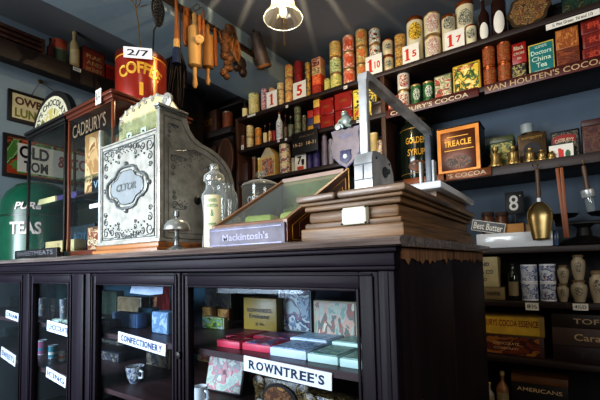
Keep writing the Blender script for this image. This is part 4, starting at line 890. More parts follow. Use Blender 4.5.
# lower level: cup and dim boxes
Z = SH2
x, y, r, h, ang = cyl_place(125, 145, 366, Z, .75)
t = thing('patterned_cup', 'white cup with blue floral pattern on the lower shelf of the middle cupboard', 'cup', (x, y, Z))
part(B().lathe([(r*.5, 0), (r*.6, .006), (r*.8, h*.4), (r, h), (r*.94, h), (r*.74, h*.4), (0, .012)], close=False), 'body', ART('floral china', ['#b8bcc0', '#c8ccce', '#4c5c7c', '#c0c4c6'], 60, seed=99), t)
part(B().tube([(r*.9, 0, h*.8), (r*1.45, 0, h*.75), (r*1.4, 0, h*.4), (r*.8, 0, h*.35)], .004), 'handle', CERAM, t)
for i, (a, b, yt_, Y_, c_, l_) in enumerate(((98, 118, 352, .9, '#3c3c44', 'grey patterned box low in the middle cupboard'), (100, 124, 340, 1.1, '#2c3038', 'dark slate box at the back of the lower middle cupboard'), (146, 170, 345, .95, '#6a5c48', 'buff patterned box at the right of the lower middle cupboard'))):
    card_box(a, b, yt_, Y_, Z, .04, 'sweet_box', l_, 'box', M('low box %d' % i, c_, .5), tp(20+i, [c_, '#7c7464', '#24262c', c_]))

# narrow cupboard: three dark mugs, folded papers, jars
Z = SH1
for i, (a, b) in enumerate(((37.5, 46.5), (48, 57), (59, 67))):
    x, y, r, h, ang = cyl_place(a, b, 298+i*.5, Z+.012, .735)
    t = thing('dark_mug', ['leftmost of three dark printed beakers in the narrow cupboard', 'middle one of three dark printed beakers', 'rightmost of three dark printed beakers in the narrow cupboard'][i], 'beaker', (x, y, Z+.0125), 0, 'dark beakers in the narrow cupboard')
    part(B().lathe([(r*.8, 0), (r*.82, h*.1), (r, h), (r*.93, h), (r*.76, h*.1), (0, h*.1)], close=False), 'body', M('dark beaker', '#6c7074', .3, coat=.4), t)
    part(B().patch(r*.93, ang, r*1.1, h*.3, h*.8), 'print', ART('beaker print', ['#6c7074', '#b8b8ac', '#6c7074'], 90, seed=101), t)
for i, (a, b) in enumerate(((-1.79, -1.70), (-1.695, -1.60), (-1.595, -1.50))):
    flatx(a, b, .73, .86, .012, 'chocolate_box', ['pale flat packet under the leftmost beaker', 'pale flat packet under the middle beaker', 'pale flat packet under the rightmost beaker'][i], M('pale grey green packet', '#9cac9c', .5), tp(30+i, ['#9cac9c', '#c4ccb8', '#6a7c6c']))
card_box(37, 47, 277, 1.0, Z, .05, 'tall_carton', 'dark teal carton standing behind the leftmost beaker', 'box', M('dark teal carton', '#34687c', .5), None)
card_box(49, 60, 283, 1.05, Z, .05, 'tall_carton', 'teal green carton standing behind the middle beaker', 'box', M('teal green carton', '#3c8484', .5), None)
Z = SH2
for i, (a, b, yt_, c_, l_) in enumerate(((36, 47, 340, '#8c4a6c', 'pink and teal tin low in the narrow cupboard'), (48, 58, 345, '#2c7c84', 'teal tin with white lid low in the narrow cupboard'), (58, 67, 350, '#b0a89c', 'cream tin with orange band low in the narrow cupboard'))):
    x, y, r, h, ang = cyl_place(a, b, yt_, Z, .78)
    can_at('sweet_tin', l_, 'tin', x, y, Z, r, h, M('sweet tin %d' % i, c_, .4), rim=M('pale tin rim', '#9aa4a8', .4), band=(.3, .5, M('sweet band %d' % i, ['#2c6c7c', '#dcd8cc', '#b8582c'][i])))
# leftmost cupboard
for i, (a, b, yt_, Y_, zz_, c_, l_) in enumerate(((-4, 9, 288, .95, SH1, '#2c4c64', 'dark blue box on the upper shelf of the leftmost cupboard'), (10, 19, 296, .9, SH1, '#3a6458', 'dark green box on the upper shelf of the leftmost cupboard'), (0, 9, 328, .9, SH2, '#4c8074', 'green tin box on the lower shelf of the leftmost cupboard'), (10, 19, 332, .95, SH2, '#5478a0', 'slate blue box on the lower shelf of the leftmost cupboard'))):
    card_box(a, b, yt_, Y_, zz_, .08, 'sweet_box', l_, 'box', M('left box %d' % i, c_, .5), tp(40+i, [c_, '#54707c', c_]))

# ------------------------------------------------------------------ things on the counter
# --- the banker's scale: moulded wooden base
x0, x1, y0, y1 = -.485, -.252, .695, 1.31
t = thing('cutter_base', 'moulded weathered oak plinth box with a small enamel plate at the counter end', 'plinth', ((x0+x1)/2, (y0+y1)/2, CT))
w, d = (x1-x0), (y1-y0)
def ring(z0, z1, inset, bev, name, m): part(B().box(-w/2+inset, w/2-inset, -d/2+inset, d/2-inset, z0, z1, bev), name, m, t)
ring(0, .028, 0, .003, 'foot_moulding', OAKY); ring(.0275, .040, .006, .004, 'bead', OAKY); ring(.0395, .066, .012, .009, 'cove', OAKY); ring(.0655, .078, .006, .004, 'bead', OAKY); ring(.0775, .0855, .0, .003, 'neck_moulding', OAKY)
for a, b_ in ((-w/2-.008, -.026), (-.020, w/2+.008)): part(B().box(a, b_, -d/2-.008, d/2+.008, .086, .101, .005), 'top_board', OAKX, t)
xa_, xb_ = at(342.5, 215, Y=y0).x, at(367, 215, Y=y0).x; za, zb = at(355, 224.5, Y=y0).z-CT, at(355, 207, Y=y0).z-CT
cx_ = t.location.x; yq = -d/2-.003
part(B().box(xa_-cx_, xb_-cx_, yq-.002, yq+.016, za, zb, .003), 'enamel_plate', M('cream enamel', '#d4d8c8', .2, coat=.5, var=.05), t)
for xx in (xa_-cx_+.001, xb_-cx_-.001):
    for zz in (za+.002, zb-.002): part(B().ball((xx, yq-.002, zz), .0022), 'screw', IRON, t)
baseT = CT+.1012
# --- steel bracket and arm
xc = at(366, 120, Y=.80).x
ZA = 1.388
t = thing('steel_cutter', 'riveted steel bracket with a tall bent flat steel arm on the oak plinth', 'cutter', (xc, .80, baseT))
zt_ = at(366, 153, Y=.80).z-baseT
pf = []
for k in range(13):
    q = PI/2*k/12; pf.append((.075+.0-.035*(1-math.sin(q))+.0, 0))
prof = [(-.024, 0), (-.024, zt_*.78), (-.018, zt_*.95), (-.006, zt_), (.05, zt_*1.02), (.085, zt_*.9), (.1, zt_*.62), (.105, 0)]
part(B().prism(prof, 'X', -.0215, .0215), 'bracket', STEEL, t)
part(B().box(-.026, .030, -.033, .112, 0, .005, .002), 'foot_plate', STEEL, t)
for u in (.36, .7): part(B().box(-.0225, .0225, -.0262, -.023, zt_*u-.001, zt_*u+.001), 'seam', STEELD, t)
part(B().box(-.001, .001, -.0262, -.023, zt_*.36, zt_*.7), 'seam', STEELD, t)
part(B().lathe([(0, 0), (.012, .0), (.013, .004), (.006, .008), (.006, .012), (0, .012)], seg=18, mt=Matrix.Translation((.0215, .045, zt_*.6)) @ Matrix.Rotation(PI/2, 4, 'Y')), 'pivot_knob', STEELD, t)
for zz in (zt_*.15, zt_*.85):
    for yy in (.0, .075): part(B().ball((.0218, yy, zz), .0032), 'rivet', STEELD, t)
ha = ZA-baseT
part(B().box(-.0105, .0105, -.0155, .0, zt_*.9, ha-.016, .003), 'upright_arm', STEEL, t)
part(B().prism([(-.0155, ha-.022), (-.012, ha-.004), (-.004, ha+.002), (.462, ha+.002), (.476, ha-.004), (.484, ha-.022), (.468, ha-.022), (.46, ha-.016), (.006, ha-.016), (0, ha-.022)], 'X', -.011, .011), 'cross_arm', STEEL, t)
part(B().box(-.0105, .0105, .468, .484, .0, ha-.021, .003), 'rear_arm', STEELD, t)
part(B().box(-.030, -.022, .462, .49, .0, .18, .002), 'rear_guide', STEEL, t)
part(B().box(.012, .020, .462, .49, .0, .18, .002), 'rear_guide', STEEL, t)
# --- white china slab on the plinth
ya_, yb_ = .88, 1.24
zt_ = at(436, 183, X=-.25).z
t = thing('marble_slab', 'white glazed slab resting on the back of the oak plinth', 'slab', (-.280, (ya_+yb_)/2, baseT))
part(B().box(-.05, .05, -(yb_-ya_)/2, (yb_-ya_)/2, zt_-baseT-.018, zt_-baseT, .005), 'slab', CERAM, t)
part(B().box(-.035, .03, -(yb_-ya_)/2+.03, (yb_-ya_)/2-.02, 0, zt_-baseT-.0185), 'riser', OAKY, t)

# --- sweet display box with sloping glass
A = at(213.5, 246, Y=.73); Bq = at(288, 242, Y=.70)
x0, x1 = -.80, -.545; y0, y1 = .725, 1.04; hf, hb = .052, .232
t = thing('toffee_display_box', 'mahogany display box with a sloping glass lid and pewter plaque in front', 'display box', ((x0+x1)/2, y0, CT))
w, d = x1-x0, y1-y0
sl = lambda y, o=0: hf+(hb-hf)*y/d+o
for xx in (-w/2, w/2-.010):
    part(B().prism([(0, 0), (d, 0), (d, hb), (0, hf)], 'X', xx, xx+.010), 'side_panel', MAHO, t)
    part(B().prism([(-.002, hf-.001), (d, hb-.001), (d, hb+.008), (-.002, hf+.008)], 'X', xx-.001, xx+.011), 'lid_rail', M('worn tan lid frame', '#7c5a44', .4), t)
part(B().prism([(0, hf), (.010, hf+.006), (.010, hf+.012), (-.002, hf+.008)], 'X', -w/2, w/2), 'lid_rail', M('worn tan lid frame', '#7c5a44'), t)
part(B().box(-w/2+.010, w/2-.010, d-.01, d, 0, hb+.007), 'back_panel', M('olive lining', '#5c6640', .6), t)
part(B().box(-w/2+.010, w/2-.010, d-.012, d, hb-.004, hb+.0085), 'lid_rail', M('worn tan lid frame', '#7c5a44'), t)
part(B().box(-w/2+.010, w/2-.010, .008, d-.01, 0, .008), 'floor_board', M('box floor', '#8f9a5c', .7), t)
part(B().prism([(0.0, 0), (.008, 0), (.008, hf), (.0, hf)], 'X', -w/2+.010, w/2-.010), 'front_panel', MAHO, t)
PEW = M('lavender pewter plaque', '#74717c', .6, 0, .25, 25, .15, spec=.25)
part(B().box(-w/2-.008, w/2-.004, -.006, -.0005, .0, hf+.002, .002), 'plaque', PEW, t)
PEWD = M('dark pewter', '#6c6c86', .4, .5, .3, 30)
for z_ in (.006, hf-.006): part(B().box(-w/2, w/2-.012, -.0075, -.006, z_-.001, z_+.001), 'plaque_rule', PEWD, t)
T(t, "Mackintosh's", -.004, -.0068, hf*.5, w*.62, hf*.36, M('pale pewter letters', '#a4a2b8', .6), bold=.02)
b = B()
vs = [b.bm.verts.new(v) for v in ((-w/2+.01, .006, sl(.006)+.001), (w/2-.01, .006, sl(.006)+.001), (w/2-.01, d-.01, sl(d-.01)+.001), (-w/2+.01, d-.01, sl(d-.01)+.001))]
b.bm.faces.new(vs); part(b, 'glass_lid', GLASS('lid glass', (.85, .92, .78), 1.3, .06, pale_sheen=.06), t)
# gold lining on the right side
def gl(pts_, wd=.0028):
    for (ya, za), (yb, zb) in zip(pts_, pts_[1:]+pts_[:1]):
        part(B().tube([(w/2+.0004, ya, za), (w/2+.0004, yb, zb)], wd/2, 6), 'gold_line', GOLD, t)
gl([(.02, .012), (d-.02, .012), (d-.02, hb-.024), (.02, hf-.006)]); gl([(.05, .022), (d-.04, .022), (d-.04, hb-.055), (.05, .056)], .0018)
for k in (.35, .8): part(B().box(-w/2+w*k, -w/2+w*k+.03, d-.004, d+.004, hb+.006, hb+.012, .002), 'hinge', BRASSD, t)
# toffee slabs inside
part(B().box(-w/2+.02, w/2-.02, .10, d-.02, .0085, .050), 'inner_step', M('box floor', '#8f9a5c'), t)
part(B().prism([(.02, .009), (d-.02, .009), (d-.02, hb-.02), (.02, hf-.004)], 'X', -w/2+.0102, -w/2+.012), 'side_lining', M('olive lining', '#5c6640'), t)
for i, (xx, yy, c_, l_) in enumerate(((-.06, .13, '#a4b050', 'yellow green paper toffee packet inside the glass display box, left one'), (.045, .16, '#b8c070', 'pale yellow green toffee packet inside the glass display box, right one'), (-.01, .235, '#5c6434', 'olive packet at the back inside the glass display box'))):
    p_ = (t.location.x+xx, y0+yy, CT+.0505)
    q = thing('toffee_packet', l_, 'packet', p_, rz=.2-.3*i)
    part(B().box(-.045, .045, -.032, .032, 0, (.045, .05, .075)[i], .012), 'wrapper', M('toffee wrapper %d' % i, c_, .5, 0, .3, 20), q)
    for s_ in (-1, 1): part(B().lathe([(.004, 0), (.02, .012), (0, .012)], seg=10, mt=Matrix.Translation((s_*.045, 0, .015)) @ Matrix.Rotation(s_*PI/2, 4, 'Y')), 'twist', M('toffee wrapper %d' % i, c_), q)

# --- glass stoppered jar with label
x, y, r, h, ang = cyl_place(201.5, 227, 163, CT, .84)
h = at(217, 163, Y=y).z-CT
t = thing('stoppered_jar', 'tall shaped glass jar with a domed stopper and a cream label', 'jar', (x, y, CT))
sq = lambda k, q: k
part(B().lathe([(r*.92, 0), (r, .006), (r*.96, h*.1), (r*.86, h*.3), (r*.86, h*.42), (r, h*.6), (r*.98, h*.64), (r*.7, h*.7), (r*.66, h*.72), (r*.66, h*.78), (r*.74, h*.79)], seg=32, close=False), 'body', JARG, t)
part(B().cyl((0, 0, 0.001), r*.9, .008, 32), 'base_glass', JARG, t)
part(B().lathe([(r*.8, h*.79), (r*.84, h*.81), (r*.8, h*.86), (r*.45, h*.9), (r*.3, h*.92), (r*.36, h*.95), (r*.3, h*.99), (0, h)], seg=32), 'stopper', GLASS('amber tinted stopper glass', (.9, .84, .66), 2.2, .06, 1.6, .3), t)
part(B().patch(r*1.0, ang-.2, r*1.45, h*.04, h*.62, ell=False), 'paper_label', M('cream yellow label', '#cfc79c', .5, 0, .1), t)
for s_, zc, hh, ww, m_ in (('FIDDES', .56, .03, .6, 'grn'), ('NORTON', .5, .03, .75, 'grn'), ('&', .42, .06, .2, 'grn'), ('mint', .3, .035, .5, 'grn'), ('SWEETS', .12, .03, .5, 'grn')):
    T(t, s_, 0, 0, h*zc, r*ww*1.2, h*hh*1.2, M('green print', '#3c7c5c', .5), bend=r*1.01, ang=ang-.2)
# second shaped jar behind
x, y, r, h, ang = cyl_place(215, 238, 181, CT, .95)
t = thing('shaped_jar', 'clear shaped glass jar standing behind the labelled one', 'jar', (x, y, CT))
h = at(226, 184, Y=y).z-CT
part(B().lathe([(r*.9, 0), (r, .006), (r*.9, h*.25), (r*.82, h*.4), (r, h*.75), (r*.9, h*.86), (r*.6, h*.93), (r*.62, h)], seg=32, close=False), 'body', JARG, t)
part(B().cyl((0, 0, .001), r*.88, .008, 32), 'base_glass', JARG, t)
# --- cylindrical lidded jar
x, y, r, h, ang = cyl_place(242, 280, 180, CT, 1.1)
hc = at(261, 181, Y=y).z-CT; hk = at(261, 168, Y=y).z-CT
t = thing('cylinder_jar', 'wide clear cylindrical glass jar with a knobbed lid and etched words', 'jar', (x, y, CT))
part(B().lathe([(r*.97, 0), (r, .006), (r, hc*.9)], seg=40, close=False), 'body', JARG, t)
part(B().cyl((0, 0, .001), r*.96, .008, 40), 'base_glass', JARG, t)
part(B().lathe([(r*1.04, hc*.9), (r*1.05, hc*.915), (r*.95, hc*.95), (r*.6, hc*.99), (r*.2, hc*1.005)], seg=40, close=False), 'lid', GLASS('amber tinted lid glass', (.88, .8, .62), 2.2, .06, 1.6, .25), t)
part(B().ball((-.01, 0, (hc+hk)/2), .013).ball((.012, 0, (hc+hk)/2), .013).cyl((0, 0, hc), .01, .012, 12), 'knob', JARG, t)
ETCH = M('etched white letters', '#dfe4e8', .5, 0, .1)
T(t, 'OVER THE', 0, 0, hc*.70, r*1.5, .03, ETCH, bend=r*1.003, ang=ang, bold=.01); T(t, 'CREST', 0, 0, hc*.53, r*1.15, .03, ETCH, bend=r*1.003, ang=ang, bold=.01)
# --- reception bell
p = at(177, 248, Y=.70)
hb_ = at(177, 210, Y=.70).z-CT
t = thing('counter_bell', 'nickel counter bell on a turned stem', 'bell', (p.x, .70, CT))
part(B().lathe([(.026, 0), (.027, .003), (.018, .008), (.008, .014), (.006, .03), (.009, .036), (.006, .042), (.006, hb_*.58), (0, hb_*.58)], seg=24), 'stem', SILVERD, t)
zb_ = hb_*.5
part(B().lathe([(.036, zb_), (.0365, zb_+.003), (.034, zb_+.014), (.026, zb_+.025), (.013, zb_+.032), (0, zb_+.034)], seg=28), 'dome', M('grey worn nickel', '#a4a6a0', .3, .5, .25, 20), t)
part(B().lathe([(.004, zb_+.030), (.004, zb_+.036), (.008, zb_+.040), (.007, hb_-.004), (.003, hb_), (0, hb_)], seg=16), 'button', SILVERD, t)
# --- pewter shield on a stand
p = at(346, 165, Y=1.36); z0 = at(346, 172, Y=1.36).z
xa_, xb_ = at(329.5, 140, Y=1.36).x, at(357.5, 140, Y=1.36).x; w = xb_-xa_
zs1, zs0 = at(344, 129.5, Y=1.36).z, at(346, 167, Y=1.36).z; zc_ = at(343, 112, Y=1.36).z
t = thing('trade_shield', 'lilac pewter shield plaque with a cherub on top, standing behind the counter goods', 'plaque', (p.x, 1.36, CT))
H_ = zs1-CT; L0 = zs0-CT; S_ = H_-L0
sh = [(-w*.5, H_), (-w*.2, H_+.004), (0, H_-.003), (w*.2, H_+.004), (w*.5, H_), (w*.44, H_-S_*.18), (w*.5, H_-S_*.4), (w*.47, H_-S_*.66), (w*.25, H_-S_*.86), (0, L0), (-w*.25, H_-S_*.86), (-w*.47, H_-S_*.66), (-w*.5, H_-S_*.4), (-w*.44, H_-S_*.18)]
LIL = M('lilac pewter', '#76696a', .4, .3, .2, 25, .1)
part(B().prism(sh, 'Y', 0, .008), 'shield', LIL, t)
part(B().prism([(a*1.05, (b_-(H_+L0)/2)*1.04+(H_+L0)/2) for a, b_ in sh], 'Y', .003, .012), 'shield_rim', PEWD, t)
part(B().prism([(a*.4+.0, (b_-L0)*.36+L0+.012) for a, b_ in sh], 'Y', -.004, 0), 'crest', M('violet enamel', '#1c1c50', .2, coat=.5), t)
part(B().ball((0, -.005, L0+.012+S_*.2), .010, (1, .4, 1)), 'crest_flower', WHITEB, t)
T(t, 'TRAIN', 0, -.001, H_-S_*.17, w*.5, S_*.12, PEWD)
part(B().box(-.006, .006, .012, .022, 0.01, H_-.02), 'stand_rod', BRASSD, t); part(B().lathe([(.05, 0), (.05, .006), (.01, .014), (0, .014)], (0, .017, 0), 20), 'stand_foot', BRASSD, t)
hc_ = zc_-zs1
GRG = M('grey green cast metal', '#8c9890', .4, .4, .35, 30, .2)
b = B(); b.ball((.004, .004, H_+hc_*.45), hc_*.34, (1, .7, 1.15)); b.ball((.0, 0, H_+hc_*.85), hc_*.2); b.tube([(.01, 0, H_+hc_*.6), (.03, -.004, H_+hc_*.42), (.02, -.01, H_+hc_*.2)], [.006, .005, .004]); b.tube([(-.004, 0, H_+hc_*.6), (-.024, -.004, H_+hc_*.5), (-.03, -.006, H_+hc_*.3)], [.006, .005, .004]); b.tube([(.005, 0, H_+hc_*.25), (.02, -.012, H_+hc_*.12), (.034, -.01, H_+.002)], [.009, .008, .005]); b.tube([(-.002, 0, H_+hc_*.25), (-.008, -.016, H_+hc_*.15), (-.002, -.014, H_+.002)], [.009, .008, .005])
part(b, 'cherub_figure', GRG, t)
part(B().lathe([(.0, 0), (.013, .001), (.015, .004), (.013, .007), (0, .008)], seg=18, mt=Matrix.Translation((-.03, 0, H_+.016)) @ Matrix.Rotation(PI/2, 4, 'X')), 'medallion', M('pale cast metal', '#b8bcb4', .35, .4), t)
# --- cash register on a wooden plinth
RX0, RX1, RY0, RY1, RZ0 = -1.432, -1.06, .742, 1.075, 1.034
t = thing('register_plinth', 'low brown wooden board under the ornate cash register', 'plinth', ((RX0+RX1)/2, (RY0+RY1)/2, CT))
w, d = RX1-RX0, RY1-RY0
part(B().box(-w/2-.008, w/2+.014, -d/2-.022, d/2+.02, 0, .016, .003), 'lower_board', WOOD('tan plinth wood', '#8c5c34', .4), t)
part(B().box(-w/2-.002, w/2+.006, -d/2-.012, d/2+.01, .0162, .0335, .004), 'upper_board', WOOD('tan plinth wood', '#8c5c34'), t)
reg = thing('cash_register', 'ornate antique nickel cash register with scrollwork and a glass amount window', 'cash register', ((RX0+RX1)/2, RY0, RZ0))
hw = (RX1-RX0)/2
pp = [at(px_, py_, X=RX1) for px_, py_ in ((187, 113), (187.5, 121), (190, 130), (195, 138), (202, 144), (211, 149), (219, 155), (226, 163), (231, 172), (234, 183), (235.5, 200))]
prof = [(0, 0), (0, at(160, 104.5, Y=RY0).z-RZ0), (.098, at(160, 104.5, Y=RY0).z-RZ0)] + [(p_.y-RY0, p_.z-RZ0) for p_ in pp[1:]]
HT_ = prof[1][1]
prof.append((prof[-1][0], 0))
HG = at(160, 126, Y=RY0).z-RZ0       # top of the front plate / bottom of the window
part(B().prism(prof, 'X', hw-.014, hw), 'side_plate', SILVER, reg)
profL = [(0, 0), (0, HG+.005)]+[(a, min(b_, HG+.08)) for a, b_ in prof[3:]]
part(B().prism([(0, 0), (0, HG+.006), (.1, HG+.006)]+[q for q in prof[3:] if q[1] < HG+.006], 'X', -hw, -hw+.014), 'side_plate', SILVER, reg)
part(B().box(-hw+.014, hw-.014, .003, .018, 0, HG), 'front_plate', SILVER, reg)
inner = [(a-.014, b_-.014) for a, b_ in prof[3:-1]]
part(B().prism([(.02, 0), (.02, HG-.03), (.11, HG-.03)]+[q for q in inner if q[1] < HG-.03]+[(prof[-1][0]-.014, 0)], 'X', -hw+.0145, hw-.0145), 'keyboard_body', SILVERD, reg)
# keys on the curved back
for i in range(6):
    for j in range(4):
        yy = .16+.04*j; zz = HG-.04-.022*j
        part(B().lathe([(.005, 0), (.005, .03), (.0095, .032), (.0095, .037), (0, .037)], (-hw+.05+i*.05, yy, zz-.01), 12), 'key', CREAM, reg)
# borders of the front plate
def fr_rect(x0, x1, z0, z1, r, name='border', y=.001, m=SILVERD):
    b = B()
    for (ax, az, bx_, bz) in ((x0, z0, x1, z0), (x1, z0, x1, z1), (x1, z1, x0, z1), (x0, z1, x0, z0)): b.tube([(ax, y, az), (bx_, y, bz)], r, 6)
    return part(b, name, m, reg)
fr_rect(-hw+.004, hw-.017, .005, HG-.004, .0035, m=SILVER, y=.0)
fr_rect(-hw+.020, hw-.034, .02, HG-.02, .0015)
part(B().box(hw-.0145, hw+.0015, -.004, .012, 0, HT_-.01, .003), 'corner_post', SILVER, reg)
part(B().box(-hw-.003, -hw+.009, -.004, .010, 0, HT_-.005+.02*0-.0, .002), 'corner_post', STEEL, reg)
part(B().box(-hw-.004, hw+.004, -.008, .02, 0, .012, .003), 'foot_rail', SILVER, reg)
def scroll(b, cx, cz, R, s=1, a0=0, y=.0, turns=1.35, th=.0016, face='F'):
    pts_ = []
    for k in range(20):
        u = k/19; q = a0+s*u*turns*2*PI; rr_ = R*(1-u*.8)
        a_, b_ = cx+rr_*math.cos(q), cz+rr_*math.sin(q)
        pts_.append((a_, y, b_) if face == 'F' else (y, a_, b_))
    b.tube(pts_, [th*(1.2-.5*k/19) for k in range(20)], 5)
def ornament(cx, cz, sc, sx, sz, name='scrollwork', face='F', y=.0):
    b = B()
    scroll(b, cx, cz, .016*sc, sx, 0, y, face=face); scroll(b, cx+sx*.03*sc, cz-sz*.002, .011*sc, -sx, PI, y, face=face)
    scroll(b, cx, cz+sz*.03*sc, .011*sc, sx, PI/2, y, face=face); scroll(b, cx+sx*.052*sc, cz-sz*.006*sc, .007*sc, sx, 0, y, face=face)
    scroll(b, cx-sx*.004, cz+sz*.053*sc, .008*sc, -sx, 0, y, face=face)
    P3 = (lambda a_, c_: (a_, y, c_)) if face == 'F' else (lambda a_, c_: (y, a_, c_))
    b.tube([P3(cx-sx*.012*sc, cz-sz*.012*sc), P3(cx+sx*.02*sc, cz-sz*.016*sc), P3(cx+sx*.06*sc, cz-sz*.012*sc)], .0016, 5)
    for k in range(5): b.ball(P3(cx+sx*(.01+.013*k)*sc, cz+sz*(.012+.008*(k % 2))*sc), .0028*sc, seg=8)
    return part(b, name, SILVERD, reg)
for sx in (-1, 1):
    for sz in (-1, 1):
        X_ = (-hw+.045) if sx > 0 else (hw-.06)
        Z_ = .045 if sz > 0 else HG-.045
        ornament(X_, Z_, 1.3, sx, sz, y=.001); ornament(X_+sx*.085, Z_-sz*.012, .8, sx, sz, y=.001)
# central cartouche
cz_ = HG*.535; b = B(); b2 = []
for k in range(72):
    q = 2*PI*k/72; rr_ = 1+.09*math.cos(4*q)-.04*math.cos(8*q)
    b2.append((-.008+.118*rr_*math.cos(q), .0, cz_+.070*rr_*math.sin(q)))
b.tube(b2+[b2[0], b2[1]], .005, 6, cap=False); b.tube([(-.008+(p_[0]+.008)*.8, 0, cz_+(p_[2]-cz_)*.8) for p_ in b2+[b2[0], b2[1]]], .0018, 6, cap=False)
for k in range(4):
    q = k*PI/2; b.ball((-.008+.134*math.cos(q), 0, cz_+.082*math.sin(q)), .009, seg=10); scroll(b, -.008+.105*math.cos(q+.5), cz_+.062*math.sin(q+.5), .015, 1, q); scroll(b, -.008+.105*math.cos(q-.5), cz_+.062*math.sin(q-.5), .015, -1, q)
part(b, 'cartouche', SILVERD, reg)
part(B().prism([(-.008+(p_[0]+.008)*.78, cz_+(p_[2]-cz_)*.78) for p_ in b2[:-1]], 'Y', .0005, .004), 'cartouche_field', M('polished nickel field', '#a9aeb0', .25, .5, .12, 20), reg)
T(reg, 'CLTOR', -.008, -.001, cz_+.002, .125, .026, SILVERD, bold=.03, slant=.2)
# side plate lines and scrolls
b = B()
ln = [(.014, .012), (.014, HT_-.03), (.08, HT_-.03)]+[(a-.016, b_-.012) for a, b_ in prof[4:-1]]+[(prof[-1][0]-.016, .012), (.014, .012)]
b.tube([(hw+.0005, a, b_) for a, b_ in ln], .0022, 6)
ln2 = [(.03, .03), (.03, HT_-.11), (.05, HT_-.14)]+[(a-.032, b_-.03) for a, b_ in prof[6:-1]]+[(prof[-1][0]-.032, .03), (.03, .03)]
b.tube([(hw+.0005, a, b_) for a, b_ in ln2], .0014, 6)
part(b, 'side_moulding', SILVERD, reg)
for cy_, cz2, sc_, sx, sz in ((.035, HT_-.06, .6, 1, -1), (.05, HG*.74, .9, 1, -1), (.055, HG*.33, .8, 1, 1), (.12, HG*.83, .8, 1, -1), (.2, HG*.72, .8, 1, -1), (.26, HG*.12, .8, -1, 1), (.06, .05, .8, 1, 1), (.23, HG*.4, .7, -1, 1)):
    ornament(cy_, cz2, sc_, sx, sz, face='S', y=hw+.001)
part(B().lathe([(.016, 0), (.012, .004), (.009, .008), (0, .008)], seg=16, mt=Matrix.Translation((hw, .15, HG*.40)) @ Matrix.Rotation(PI/2, 4, 'Y')), 'lock', IRON, reg)
# capital on the right plate
part(B().box(hw-.022, hw+.008, -.012, .107, HT_-.004, HT_+.004, .002), 'capital', SILVER, reg)
part(B().box(hw-.018, hw+.005, -.008, .103, HT_-.012, HT_-.004, .002), 'capital', SILVERD, reg)
for k in range(12): part(B().ball((hw+.006, -.004+k*.009, HT_-.014), .003, seg=8), 'bead', SILVERD, reg)
# glass window box
WG = GLASS('greenish window glass', (.90, .96, .94), 1., .03)
part(B().box(-hw+.010, hw-.0145, .002, .005, HG, HT_-.014), 'window_glass', WG, reg)
part(B().box(-hw+.002, hw-.0145, .0, .098, HT_-.013, HT_-.009), 'top_glass', GLASS('green edged glass', (.90, .95, .93), .8, .04), reg)
part(B().box(-hw+.002, -hw+.005, .010, .098, HG+.007, HT_-.014), 'side_glass', WG, reg)
part(B().box(-hw+.01, hw-.0145, .085, .097, HG-.028, HT_-.016), 'window_back', M('cream window back', '#7c6a4c', .5), reg)
part(B().box(-hw+.015, hw-.02, .018, .085, HG-.012, HG-.006), 'window_floor', SILVERD, reg)
for k, s_ in enumerate(('5', '2', '6D')):
    xx = -hw+.12+.09*k
    part(B().box(xx-.016, xx+.016, .045, .047, HG-.006, HG+.045), 'amount_flag', WHITE if k < 2 else CREAM, reg)
    T(reg, s_, xx, .0445, HG+.022, .018, .03, BLACK, bold=.02)
part(B().ball((hw-.05, .05, HG+.02), .014).cyl((hw-.05, .05, HG-.01), .006, .03, 12), 'brass_knob', BRASS, reg)
# pierced crest standing behind the window
cr = [at(px_, py_, Y=RY0+.092) for px_, py_ in ((117.5, 128), (119, 119), (124, 112), (130, 107), (136, 104), (142, 99), (149, 97), (155, 94.5))]
cr = [(p_.x-(RX0+RX1)/2, p_.z-RZ0) for p_ in cr]
pd = at(165.5, 100, Y=RY0+.092); dx, dz = pd.x-(RX0+RX1)/2, pd.z-RZ0
CRM = M('cream silver crest', '#cbb98c', .4, .1, .25, 30, .1)
base_ = HT_-.03
part(B().prism([(cr[0][0], base_)]+[(min(c_[0], dx-.01), c_[1]) for c_ in cr]+[(dx+.02, dz-.0), (hw-.02, HT_-.0), (hw-.02, base_)], 'Y', .099, .106), 'crest', CRM, reg)
part(B().lathe([(0, 0), (.024, 0), (.028, .004), (.028, .012), (.022, .016), (0, .016)], seg=26, mt=Matrix.Translation((dx, .107, dz)) @ Matrix.Rotation(PI/2, 4, 'X')), 'crest_disc', SILVER, reg)
b = B(); scroll(b, dx, dz, .02, 1, 0, .09); b.tube([(c_[0], .102, c_[1]) for c_ in cr]+[(dx-.01, .102, dz+.018)], .005, 6)
for k in range(len(cr)-1): scroll(b, cr[k][0]+.012, cr[k][1]-.012, .01, (-1)**k, 0, .097)
for k, c_ in enumerate(cr[1:]): b.ball((c_[0], .102, c_[1]+.002), .0075, seg=10)
part(b, 'crest_scrollwork', SILVER, reg)

